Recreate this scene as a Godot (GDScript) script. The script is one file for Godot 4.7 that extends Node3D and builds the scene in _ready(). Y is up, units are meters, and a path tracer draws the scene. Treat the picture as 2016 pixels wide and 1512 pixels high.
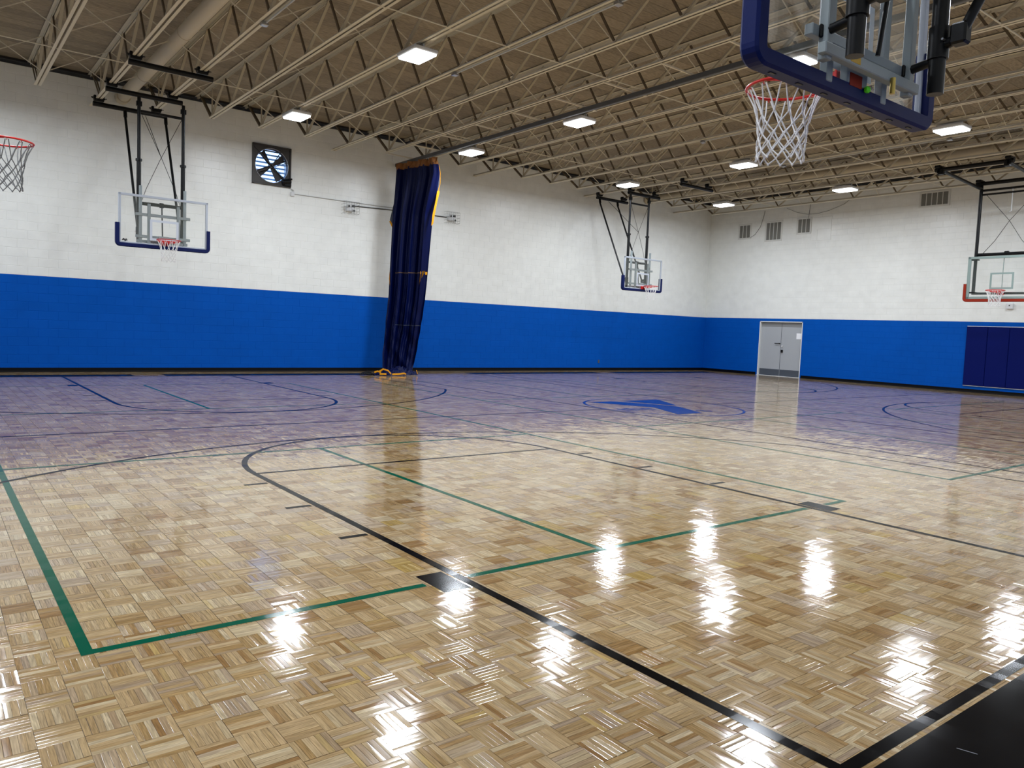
extends Node3D
# A school gymnasium: parquet floor with court lines, block walls painted blue and white, open-web roof joists,
# ceiling-hung basketball hoops, a divider curtain and square high-bay lights.
# x runs along the wall with the curtain, z towards the photographer, y up, metres.

const X0 := -7.0       # left wall face
const X1 := 22.1       # right wall face (double door)
const Z0 := -19.55     # far wall face (curtain, fan)
const Z1 := 1.62       # near wall face, behind the photographer
const COURSE := 0.2032
const PAINT_Y := 2.2352
const WALL_TOP := 6.9088
const DECK_Y := 7.06
const CAM := Vector3(-4.276, 1.4503, 1.3513)
const CAM_YAW := -0.6578

var M := {}
var used := {}
var rng := RandomNumberGenerator.new()

# ---------------------------------------------------------------- mesh builder
class MB:
	var v := PackedVector3Array()
	var n := PackedVector3Array()
	var uv := PackedVector2Array()
	var c := PackedColorArray()
	var ix := PackedInt32Array()
	var col := Color.WHITE
	var colored := false

	func vert(p: Vector3, nn: Vector3, t := Vector2.ZERO) -> int:
		v.append(p); n.append(nn); uv.append(t); c.append(col)
		return v.size() - 1

	func tri_i(a: int, b: int, d: int) -> void:      # a b d counter-clockwise seen from the front
		ix.append(a); ix.append(d); ix.append(b)

	func quad(a: Vector3, b: Vector3, d: Vector3, e: Vector3) -> void:
		var nn := (b - a).cross(d - a).normalized()
		if nn == Vector3.ZERO:
			nn = (d - a).cross(e - a).normalized()
		var i := vert(a, nn)
		vert(b, nn); vert(d, nn); vert(e, nn)
		tri_i(i, i + 1, i + 2); tri_i(i, i + 2, i + 3)

	func tri(a: Vector3, b: Vector3, d: Vector3) -> void:
		var nn := (b - a).cross(d - a).normalized()
		var i := vert(a, nn)
		vert(b, nn); vert(d, nn)
		tri_i(i, i + 1, i + 2)

	func box(ctr: Vector3, size: Vector3, bs := Basis.IDENTITY) -> void:
		var h := size * 0.5
		var x := bs.x * h.x
		var y := bs.y * h.y
		var z := bs.z * h.z
		quad(ctr - x - y + z, ctr + x - y + z, ctr + x + y + z, ctr - x + y + z)
		quad(ctr + x - y - z, ctr - x - y - z, ctr - x + y - z, ctr + x + y - z)
		quad(ctr + x - y + z, ctr + x - y - z, ctr + x + y - z, ctr + x + y + z)
		quad(ctr - x - y - z, ctr - x - y + z, ctr - x + y + z, ctr - x + y - z)
		quad(ctr - x + y + z, ctr + x + y + z, ctr + x + y - z, ctr - x + y - z)
		quad(ctr - x - y - z, ctr + x - y - z, ctr + x - y + z, ctr - x - y + z)

	# box with all edges cut by ch
	func cbox(ctr: Vector3, size: Vector3, ch: float, bs := Basis.IDENTITY) -> void:
		var h := size * 0.5
		var ax := [bs.x, bs.y, bs.z]
		var hh := [h.x, h.y, h.z]
		for a in 3:
			var b := (a + 1) % 3
			var d := (a + 2) % 3
			for s in [-1.0, 1.0]:
				var f: Vector3 = ctr + ax[a] * hh[a] * s
				var u: Vector3 = ax[b] * (hh[b] - ch)
				var w: Vector3 = ax[d] * (hh[d] - ch) * s
				quad(f - u - w, f + u - w, f + u + w, f - u + w)
			for s in [-1.0, 1.0]:
				for t in [-1.0, 1.0]:
					var e: Vector3 = ax[a] * (hh[a] - ch)
					var p1: Vector3 = ctr + ax[b] * hh[b] * s + ax[d] * (hh[d] - ch) * t
					var p2: Vector3 = ctr + ax[b] * (hh[b] - ch) * s + ax[d] * hh[d] * t
					_edge(p1, p2, e, ax[b] * s + ax[d] * t)
		for sx in [-1.0, 1.0]:
			for sy in [-1.0, 1.0]:
				for sz in [-1.0, 1.0]:
					var px: Vector3 = ctr + ax[0] * hh[0] * sx + ax[1] * (hh[1] - ch) * sy + ax[2] * (hh[2] - ch) * sz
					var py: Vector3 = ctr + ax[0] * (hh[0] - ch) * sx + ax[1] * hh[1] * sy + ax[2] * (hh[2] - ch) * sz
					var pz: Vector3 = ctr + ax[0] * (hh[0] - ch) * sx + ax[1] * (hh[1] - ch) * sy + ax[2] * hh[2] * sz
					if sx * sy * sz > 0:
						tri(px, py, pz)
					else:
						tri(px, pz, py)

	func _edge(p1: Vector3, p2: Vector3, e: Vector3, out: Vector3) -> void:
		var nn := (p1 + e - (p1 - e)).cross(p2 + e - (p1 - e))
		if nn.dot(out) > 0:
			quad(p1 - e, p1 + e, p2 + e, p2 - e)
		else:
			quad(p1 + e, p1 - e, p2 - e, p2 + e)

	# square bar from p to q
	func bar(p: Vector3, q: Vector3, w: float, hgt: float, side := Vector3.ZERO) -> void:
		var z := (q - p).normalized()
		var x := side
		if x == Vector3.ZERO:
			x = Vector3.UP.cross(z)
			if x.length() < 0.01:
				x = Vector3.RIGHT
		x = (x - z * x.dot(z)).normalized()
		var y := z.cross(x)
		box((p + q) * 0.5, Vector3(w, hgt, (q - p).length()), Basis(x, y, z))

	# round tube along points
	func tube(pts: Array, r: float, seg := 10, closed := false, caps := true) -> void:
		var count := pts.size()
		var first := -1
		var prev_x := Vector3.ZERO
		var rings := []
		for i in count:
			var a: Vector3 = pts[i - 1] if i > 0 else (pts[count - 1] if closed else pts[0])
			var b: Vector3 = pts[i + 1] if i < count - 1 else (pts[0] if closed else pts[count - 1])
			var t := (b - a).normalized()
			var x := prev_x
			if x == Vector3.ZERO:
				x = t.cross(Vector3.UP)
				if x.length() < 0.05:
					x = t.cross(Vector3.RIGHT)
			x = (x - t * x.dot(t)).normalized()
			prev_x = x
			var y := t.cross(x)
			var ring := []
			for k in seg:
				var an := TAU * k / seg
				var d := x * cos(an) + y * sin(an)
				ring.append(vert(pts[i] + d * r, d))
			rings.append(ring)
			if first < 0:
				first = ring[0]
			if caps and not closed and (i == 0 or i == count - 1):
				var nn := -t if i == 0 else t
				var m := vert(pts[i], nn)
				var cap := []
				for k in seg:
					var an := TAU * k / seg
					cap.append(vert(pts[i] + (x * cos(an) + y * sin(an)) * r, nn))
				for k in seg:
					if i == 0:
						tri_i(m, cap[(k + 1) % seg], cap[k])
					else:
						tri_i(m, cap[k], cap[(k + 1) % seg])
		var last := count if closed else count - 1
		for i in last:
			var p: Array = rings[i]
			var q: Array = rings[(i + 1) % count]
			for k in seg:
				var k2 := (k + 1) % seg
				tri_i(p[k], p[k2], q[k2]); tri_i(p[k], q[k2], q[k])

	# closed cross-section (list of Vector2: x = outward, y = along axis_z) swept along a flat open path in the xy plane
	func sweep_xy(path: Array, sect: Array) -> void:
		var outs := []
		var cnt := path.size()
		for i in cnt:
			var a: Vector2 = path[max(i - 1, 0)]
			var b: Vector2 = path[min(i + 1, cnt - 1)]
			var t := (b - a).normalized()
			outs.append(Vector2(t.y, -t.x))
		var pos := func(i: int, k: int) -> Vector3:
			var s: Vector2 = sect[k]
			var p: Vector2 = path[i] + outs[i] * s.x
			return Vector3(p.x, p.y, s.y)
		var m := sect.size()
		for i in cnt - 1:
			for k in m:
				var k2 := (k + 1) % m
				quad(pos.call(i, k), pos.call(i, k2), pos.call(i + 1, k2), pos.call(i + 1, k))
		for e in [0, cnt - 1]:
			for k in range(1, m - 1):
				if e == 0:
					tri(pos.call(e, 0), pos.call(e, k + 1), pos.call(e, k))
				else:
					tri(pos.call(e, 0), pos.call(e, k), pos.call(e, k + 1))

	func mesh() -> ArrayMesh:
		var a := []
		a.resize(Mesh.ARRAY_MAX)
		a[Mesh.ARRAY_VERTEX] = v
		a[Mesh.ARRAY_NORMAL] = n
		a[Mesh.ARRAY_TEX_UV] = uv
		if colored:
			a[Mesh.ARRAY_COLOR] = c
		a[Mesh.ARRAY_INDEX] = ix
		var m := ArrayMesh.new()
		m.add_surface_from_arrays(Mesh.PRIMITIVE_TRIANGLES, a)
		return m


# ---------------------------------------------------------------- node helpers
func numbered(called: String) -> String:
	var k: int = used.get(called, 0)
	used[called] = k + 1
	return called if k == 0 else "%s_%03d" % [called, k]

func tag(o: Node, label := "", category := "", group := "", kind := "") -> void:
	if label: o.set_meta("label", label)
	if category: o.set_meta("category", category)
	if group: o.set_meta("group", group)
	if kind: o.set_meta("kind", kind)

func thing(called: String, label: String, category: String, at := Vector3.ZERO, turn := 0.0, group := "") -> Node3D:
	var o := Node3D.new()
	o.name = numbered(called)
	add_child(o)
	o.position = at
	o.rotation.y = turn
	tag(o, label, category, group)
	return o

func obj(called: String, m: Mesh, material: Material, parent: Node = self) -> MeshInstance3D:
	var o := MeshInstance3D.new()
	o.name = numbered(called) if parent == self else called
	o.mesh = m
	o.material_override = material
	o.cast_shadow = GeometryInstance3D.SHADOW_CASTING_SETTING_ON
	parent.add_child(o, true)
	return o

func put(called: String, b: MB, material: Material, parent: Node = self) -> MeshInstance3D:
	return obj(called, b.mesh(), material, parent)

func struct(called: String, b: MB, material: Material, label := "") -> MeshInstance3D:
	var o := put(called, b, material)
	tag(o, label, "", "", "structure")
	return o

# ---------------------------------------------------------------- materials
func rgb8(r: int, g: int, b: int) -> Color:
	return Color(r / 255.0, g / 255.0, b / 255.0)

func mat(called: String, color: Color, rough := 0.6, metal := 0.0, spec := 0.5) -> StandardMaterial3D:
	var m := StandardMaterial3D.new()
	m.resource_name = called
	m.albedo_color = color
	m.roughness = rough
	m.metallic = metal
	m.metallic_specular = spec
	M[called] = m
	return m

func mottle(size: int, freq: float, low: float, high: float, sd: int, stretch := 1.0, oct := 4) -> ImageTexture:
	var f := FastNoiseLite.new()
	f.seed = sd
	f.noise_type = FastNoiseLite.TYPE_SIMPLEX
	f.frequency = freq
	f.fractal_octaves = oct
	var im := Image.create(size, size, false, Image.FORMAT_RGB8)
	# wrap by blending opposite edges
	for y in size:
		for x in size:
			var fx := float(x) / size
			var fy := float(y) / size
			var a := f.get_noise_2d(x, y * stretch)
			var b := f.get_noise_2d(x - size, y * stretch)
			var d := f.get_noise_2d(x, (y - size) * stretch)
			var e := f.get_noise_2d(x - size, (y - size) * stretch)
			var k: float = lerpf(lerpf(a, b, fx), lerpf(d, e, fx), fy) * 1.3
			var g := clampf(lerpf(low, high, k * 0.5 + 0.5), 0.0, 1.0)
			im.set_pixel(x, y, Color(g, g, g))
	im.generate_mipmaps()
	return ImageTexture.create_from_image(im)

func make_materials() -> void:
	var grain := mottle(512, 0.006, 0.72, 1.06, 11, 11.0, 5)
	var orange := mottle(256, 0.05, 0.3, 0.7, 12, 1.0, 3)
	var tone := mottle(256, 0.02, 0.965, 1.01, 14)
	var fibre := mottle(256, 0.03, 0.80, 1.06, 15, 5.0, 5)

	var w := mat("floor_wood", Color.WHITE, 0.085, 0.0, 0.5)
	w.clearcoat_enabled = true
	w.clearcoat = 0.28
	w.clearcoat_roughness = 0.08
	w.vertex_color_use_as_albedo = true
	w.albedo_texture = grain
	w.heightmap_enabled = true
	w.heightmap_texture = orange
	w.heightmap_scale = 0.007
	mat("floor_gap", rgb8(52, 36, 22), 0.7)
	for d in [["line_black", rgb8(8, 8, 10)], ["line_green", rgb8(0, 82, 60)], ["logo_blue", rgb8(0, 44, 114)]]:
		var l := mat(d[0], d[1], 0.13)
		l.metallic_specular = 0.20 if d[0] == "line_green" else 0.15
	for d in [["paint_white", rgb8(226, 228, 224), 0.33], ["paint_blue", rgb8(0, 78, 170), 0.55]]:
		var p := mat(d[0], d[1], d[2])
		p.uv1_triplanar = true
		p.uv1_world_triplanar = true
		p.uv1_scale = Vector3(0.35, 0.35, 0.35)
		p.albedo_texture = tone
		p.metallic_specular = 0.42 if d[0] == "paint_white" else 0.18
	for i in 4:
		var dk := mat("deck_%d" % i, [rgb8(158, 147, 129), rgb8(152, 141, 124), rgb8(164, 152, 133), rgb8(147, 137, 121)][i], 0.95, 0.0, 0.2)
		dk.uv1_triplanar = true
		dk.uv1_world_triplanar = true
		dk.uv1_scale = Vector3(0.6, 0.6, 0.6)
		dk.albedo_texture = fibre
	mat("deck_gap", rgb8(70, 62, 52), 0.95)
	mat("joist_paint", rgb8(204, 197, 178), 0.6, 0.0, 0.3)
	mat("web_brown", rgb8(104, 92, 74), 0.7, 0.0, 0.3)  # darker brown for the tension bars
	mat("web_shaded_paint", rgb8(172, 163, 142), 0.7, 0.0, 0.3)  # duller copy of the joist paint, shade on the web members put into the colour
	mat("duct_paint", rgb8(190, 180, 158), 0.6)
	mat("block_grey", rgb8(118, 116, 112), 0.9)
	mat("rubber_black", rgb8(4, 4, 6), 0.5, 0.0, 0.25)
	mat("steel_black", rgb8(7, 8, 10), 0.4, 0.0, 0.35)
	mat("steel_bolt", rgb8(170, 172, 176), 0.3, 0.9)
	mat("adjuster_grey", rgb8(136, 146, 148), 0.4, 0.0)
	mat("frame_white", rgb8(172, 180, 192), 0.4)
	mat("frame_green_grey", rgb8(128, 146, 142), 0.4)
	mat("pad_navy", rgb8(0, 18, 76), 0.5, 0.0, 0.3)
	mat("pad_red", rgb8(140, 40, 20), 0.5, 0.0, 0.3)
	mat("rim_red", rgb8(190, 18, 10), 0.35)
	mat("net_white", rgb8(225, 225, 225), 0.8)
	mat("net_grey", rgb8(120, 122, 122), 0.8)
	mat("print_white", rgb8(196, 204, 216), 0.4)
	mat("print_black", rgb8(15, 15, 15), 0.5)
	mat("tag_green", rgb8(90, 225, 20), 0.5)
	mat("tag_yellow", rgb8(190, 150, 20), 0.5)
	mat("brass", rgb8(170, 150, 80), 0.35, 0.8)
	var g := mat("board_glass", Color(0.80, 0.92, 0.88, 0.018), 0.02)
	g.transparency = BaseMaterial3D.TRANSPARENCY_ALPHA
	mat("cloth_navy", rgb8(0, 9, 54), 0.42, 0.0, 0.27)
	mat("cloth_mesh", rgb8(60, 66, 82), 0.8)
	mat("cloth_gold", rgb8(204, 140, 14), 0.6, 0.0, 0.3)
	mat("cloth_header", rgb8(120, 74, 24), 0.7)
	mat("cloth_seam", rgb8(88, 66, 48), 0.7)
	mat("track_steel", rgb8(84, 86, 88), 0.45, 0.2)
	mat("fixture_white", rgb8(205, 207, 208), 0.4)
	var e := mat("light_lens", rgb8(250, 250, 250), 0.5)
	e.emission_enabled = true
	e.emission = Color(0.96, 0.98, 1.0)
	e.emission_energy_multiplier = 8.0
	mat("door_grey", rgb8(162, 166, 170), 0.45)
	mat("door_frame", rgb8(214, 216, 216), 0.45)
	mat("kick_plate", rgb8(70, 76, 84), 0.45)
	mat("paper", rgb8(232, 234, 238), 0.7)
	mat("vent_slot", rgb8(112, 112, 106), 0.7)
	mat("vent_frame", rgb8(205, 206, 202), 0.5)
	mat("fan_metal", rgb8(62, 60, 58), 0.5, 0.2)
	mat("fan_blade", rgb8(40, 37, 36), 0.5)
	mat("louver_metal", rgb8(150, 176, 205), 0.4)
	mat("conduit", rgb8(176, 178, 176), 0.5)
	mat("conduit_dark", rgb8(60, 60, 58), 0.5)
	mat("wire_grey", rgb8(120, 122, 120), 0.6)
	mat("wall_pad", rgb8(0, 14, 84), 0.6, 0.0, 0.22)
	mat("pad_edge", rgb8(205, 206, 214), 0.5)

# ---------------------------------------------------------------- main
func _ready() -> void:
	rng.seed = 20240611
	# camera
	var cam := Camera3D.new()
	cam.name = "camera"
	add_child(cam)
	cam.position = CAM
	cam.rotation = Vector3(-0.0723, CAM_YAW, 0.0393)
	cam.fov = 53.24
	cam.near = 0.05
	cam.far = 200.0
	cam.current = true
	# sky and exposure
	var we := WorldEnvironment.new()
	we.name = "environment"
	var env := Environment.new()
	env.background_mode = Environment.BG_SKY
	var sky := Sky.new()
	var sm := ProceduralSkyMaterial.new()
	sm.sky_top_color = Color(0.42, 0.62, 0.92)
	sm.sky_horizon_color = Color(0.78, 0.88, 1.0)
	sm.ground_horizon_color = Color(0.7, 0.72, 0.74)
	sm.ground_bottom_color = Color(0.5, 0.5, 0.5)
	sm.sky_energy_multiplier = 1.7
	sky.sky_material = sm
	env.sky = sky
	env.tonemap_mode = Environment.TONE_MAPPER_LINEAR
	env.tonemap_exposure = 1.0
	env.sdfgi_enabled = true
	env.ssao_enabled = true
	env.ssil_enabled = true
	we.environment = env
	add_child(we)

	make_materials()
	build_floor()
	build_walls()
	build_ceiling()
	build_joists()
	build_lights()
	build_hoops()
	build_curtain()
	build_ducts()
	build_fan()
	build_wall_things()

# ---------------------------------------------------------------- floor
const PITCH := 0.1385
const GX := -3.851
const GZ := -1.650
var palette := []

func slat_color(base: Color) -> Color:
	var j := rng.randf_range(-0.055, 0.055)
	var t := base.lerp(palette[rng.randi() % palette.size()], 0.42 * rng.randf())
	return Color(t.r + j, t.g + j, t.b + j * 0.9).srgb_to_linear()

func build_floor() -> void:
	for d in [[206, 178, 134, 6], [196, 165, 118, 5], [182, 148, 98, 3], [216, 194, 154, 3], [192, 168, 138, 3], [166, 128, 80, 2], [198, 166, 98, 1]]:
		for k in d[3]:
			palette.append(rgb8(d[0], d[1], d[2]))
	# slab under the parquet
	var b := MB.new()
	b.box(Vector3((X0 + X1) / 2, -0.1018, (Z0 + Z1) / 2), Vector3(X1 - X0 + 0.6, 0.2, Z1 - Z0 + 0.6))
	var floor_node := struct("floor", b, M.floor_gap, "glossy maple parquet gym floor with painted court lines")
	# which blocks are near enough to be pieces of their own
	var i0 := int(floor((X0 - GX) / PITCH))
	var i1 := int(ceil((X1 - GX) / PITCH))
	var j0 := int(floor((Z0 - GZ) / PITCH))
	var j1 := int(ceil((Z1 - GZ) / PITCH))
	var cand := []
	for j in range(j0, j1):
		for i in range(i0, i1):
			var cx := GX + (i + 0.5) * PITCH
			var cz := GZ + (j + 0.5) * PITCH
			var d := Vector2(cx - CAM.x, CAM.z - cz)
			if d.y > 1.0 and d.length() < 5.0:
				var an := atan2(d.x, d.y) + CAM_YAW      # angle off the view direction
				if absf(an) < 0.66 and d.length() * cos(an) > 1.95:
					cand.append([d.length() * cos(an), i, j])
	cand.sort_custom(func(p, q): return p[0] < q[0])
	var near := {}
	for k in mini(300, cand.size()):
		near[Vector2i(cand[k][1], cand[k][2])] = true
	# slat meshes for the near blocks
	var variants := []
	for k in 72:
		var s := MB.new()
		s.colored = true
		s.col = slat_color(palette[rng.randi() % palette.size()])
		slat_piece(s)
		variants.append(s.mesh())
	# the far field, one mesh of true slats
	var f := MB.new()
	f.colored = true
	for j in range(j0, j1):
		for i in range(i0, i1):
			var along_z := posmod(i + j, 2) == 0
			var bx := GX + i * PITCH
			var bz := GZ + j * PITCH
			var base: Color = palette[rng.randi() % palette.size()]
			var tilt := Vector2(rng.randfn(0, 0.0024), rng.randfn(0, 0.0024))
			if near.has(Vector2i(i, j)):
				var node := Node3D.new()
				node.name = "parquet_block"
				floor_node.add_child(node, true)
				node.position = Vector3(bx + PITCH / 2, 0, bz + PITCH / 2)
				if not along_z:
					node.rotation.y = PI / 2
				for k in 6:
					var sl := obj("slat", variants[rng.randi() % variants.size()], M.floor_wood, node)
					sl.position = Vector3((k - 2.5) * PITCH / 6.0, 0, 0)
					sl.rotation = Vector3(rng.randfn(0, 0.0045) + tilt.x, PI if rng.randf() < 0.5 else 0.0, rng.randfn(0, 0.006) + tilt.y)
				continue
			field_block(f, bx, bz, along_z, base, tilt)
	var fm := put("parquet_field", f, M.floor_wood, floor_node)
	tag(fm, "parquet blocks of six maple slats, farther off", "", "", "stuff")
	build_markings(floor_node)

# one slat, 23 mm wide, lying along z, with eased edges and a crowned top
func slat_piece(s: MB) -> void:
	var w := PITCH / 12.0 - rng.randf_range(0.0002, 0.0009)
	var l := PITCH / 2.0 - 0.0009
	var e := 0.0007
	var o := Vector2(rng.randf(), rng.randf())
	var cr := rng.randfn(0.0, 0.013)
	var tl := rng.randfn(0.0, 0.003)
	var xs := [-w, -w + e, 0.0, w - e, w]
	var ys := [-0.0008, 0.0, 0.0, 0.0, -0.0008]
	var ns := [Vector3(-0.5, 0.86, 0), Vector3(-cr, 1, tl), Vector3(0, 1, tl), Vector3(cr, 1, tl), Vector3(0.5, 0.86, 0)]
	var ids := []
	for zz in [-l, l]:
		var row := []
		for k in 5:
			row.append(s.vert(Vector3(xs[k], ys[k], zz), ns[k].normalized(), o + Vector2(zz / 0.42, xs[k] / 0.30)))
		ids.append(row)
	for k in 4:
		s.tri_i(ids[1][k], ids[1][k + 1], ids[0][k + 1]); s.tri_i(ids[1][k], ids[0][k + 1], ids[0][k])
	for sg in [-1.0, 1.0]:
		var x: float = w * sg
		if sg > 0:
			s.quad(Vector3(x, -0.0018, l), Vector3(x, -0.0018, -l), Vector3(x, -0.0008, -l), Vector3(x, -0.0008, l))
		else:
			s.quad(Vector3(x, -0.0018, -l), Vector3(x, -0.0018, l), Vector3(x, -0.0008, l), Vector3(x, -0.0008, -l))
		var z: float = l * sg
		if sg > 0:
			s.quad(Vector3(-w, -0.0018, z), Vector3(w, -0.0018, z), Vector3(w, 0, z), Vector3(-w, 0, z))
		else:
			s.quad(Vector3(w, -0.0018, z), Vector3(-w, -0.0018, z), Vector3(-w, 0, z), Vector3(w, 0, z))

func field_block(f: MB, bx: float, bz: float, along_z: bool, base: Color, tilt: Vector2) -> void:
	var w := PITCH / 6.0
	for k in 6:
		var gp := rng.randf_range(0.0002, 0.0008)
		var x0 := bx + 0.0012
		var x1 := bx + PITCH - 0.0012
		var z0 := bz + 0.0009
		var z1 := bz + PITCH - 0.0009
		if along_z:
			x0 = bx + k * w + (0.0012 if k == 0 else gp)
			x1 = bx + (k + 1) * w - (0.0012 if k == 5 else gp)
		else:
			z0 = bz + k * w + gp
			z1 = bz + (k + 1) * w - gp
		x0 = maxf(x0, X0); x1 = minf(x1, X1); z0 = maxf(z0, Z0); z1 = minf(z1, Z1)
		if x1 - x0 < 0.001 or z1 - z0 < 0.001:
			continue
		f.col = slat_color(base)
		var o := Vector2(rng.randf(), rng.randf())
		var sx := tilt.x + rng.randfn(0, 0.0052)
		var sz := tilt.y + rng.randfn(0, 0.0052)
		var cr := rng.randfn(0.0, 0.011)
		var hx := (x1 - x0) / 2
		var hz := (z1 - z0) / 2
		var mid := rng.randfn(0, 0.00006)
		var id := []
		for c4 in [[x0, z1], [x1, z1], [x1, z0], [x0, z0]]:
			var dx: float = c4[0] - x0 - hx
			var dz: float = c4[1] - z0 - hz
			var nn := Vector3(-sx, 1, -sz)
			if along_z:
				nn.x += cr * signf(dx)
			else:
				nn.z += cr * signf(dz)
			var t := Vector2(dz / 0.42, dx / 0.30) if along_z else Vector2(dx / 0.42, dz / 0.30)
			id.append(f.vert(Vector3(c4[0], mid + clampf(sx * dx + sz * dz, -0.0005, 0.0005), c4[1]), nn.normalized(), o + t))
		f.tri_i(id[0], id[1], id[2]); f.tri_i(id[0], id[2], id[3])

# ---- painted lines: thin coats following the slats' unevenness
func strip(s: MB, p: Vector2, q: Vector2, w: float, y := 0.0011) -> void:
	var d := (q - p).normalized()
	var sd := Vector2(-d.y, d.x) * (w / 2)
	var nseg := maxi(1, int(round((q - p).length() / 0.0693)))
	var prev := []
	for k in nseg + 1:
		var m := p.lerp(q, float(k) / nseg)
		prev.append(m)
	strip_path(s, prev, w, y)

func strip_path(s: MB, pts: Array, w: float, y: float, closed := false) -> void:
	var cnt := pts.size()
	var last := cnt if closed else cnt - 1
	for i in last:
		var a: Vector2 = pts[i]
		var b: Vector2 = pts[(i + 1) % cnt]
		var a0: Vector2 = pts[i - 1] if i > 0 else (pts[cnt - 1] if closed else a - (b - a))
		var b1: Vector2 = pts[(i + 2) % cnt] if (closed or i < cnt - 2) else b + (b - a)
		var ta := (b - a0).normalized()
		var tb := (b1 - a).normalized()
		var sa := Vector2(-ta.y, ta.x) * (w / 2)
		var sb := Vector2(-tb.y, tb.x) * (w / 2)
		var nn := Vector3(rng.randfn(0, 0.006), 1, rng.randfn(0, 0.006)).normalized()
		var i0 := s.vert(Vector3(a.x - sa.x, y, a.y - sa.y), nn)
		s.vert(Vector3(b.x - sb.x, y, b.y - sb.y), nn)
		s.vert(Vector3(b.x + sb.x, y, b.y + sb.y), nn)
		s.vert(Vector3(a.x + sa.x, y, a.y + sa.y), nn)
		s.tri_i(i0, i0 + 2, i0 + 1); s.tri_i(i0, i0 + 3, i0 + 2)

func rect(s: MB, x0: float, x1: float, z0: float, z1: float, y := 0.0011) -> void:
	var nx := maxi(1, int(round((x1 - x0) / PITCH)))
	var nz := maxi(1, int(round((z1 - z0) / PITCH)))
	for i in nx:
		for j in nz:
			var nn := Vector3(rng.randfn(0, 0.006), 1, rng.randfn(0, 0.006)).normalized()
			var xa := lerpf(x0, x1, float(i) / nx)
			var xb := lerpf(x0, x1, float(i + 1) / nx)
			var za := lerpf(z0, z1, float(j) / nz)
			var zb := lerpf(z0, z1, float(j + 1) / nz)
			var i0 := s.vert(Vector3(xa, y, zb), nn)
			s.vert(Vector3(xb, y, zb), nn)
			s.vert(Vector3(xb, y, za), nn)
			s.vert(Vector3(xa, y, za), nn)
			s.tri_i(i0, i0 + 1, i0 + 2); s.tri_i(i0, i0 + 2, i0 + 3)

func poly(s: MB, pts: Array, y: float) -> void:
	var pv := PackedVector2Array(pts)
	var t := Geometry2D.triangulate_polygon(pv)
	for p in pts:
		s.vert(Vector3(p.x, y, p.y), Vector3.UP)
	var b0 := s.v.size() - pts.size()
	for k in range(0, t.size(), 3):
		var a: Vector2 = pts[t[k]]
		var b: Vector2 = pts[t[k + 1]]
		var d: Vector2 = pts[t[k + 2]]
		if (b - a).cross(d - a) < 0:
			s.tri_i(b0 + t[k], b0 + t[k + 1], b0 + t[k + 2])
		else:
			s.tri_i(b0 + t[k], b0 + t[k + 2], b0 + t[k + 1])

func arc(cx: float, cz: float, r: float, a0: float, a1: float, step := 0.12) -> Array:
	var out := []
	var k := maxi(8, int(absf(a1 - a0) * r / step))
	for i in k + 1:
		var a := lerpf(a0, a1, float(i) / k)
		out.append(Vector2(cx + r * sin(a), cz - r * cos(a)))   # a = 0 points to -z
	return out

func mark(parent: Node, called: String, s: MB, m: String) -> void:
	put(called, s, M[m], parent)

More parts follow.
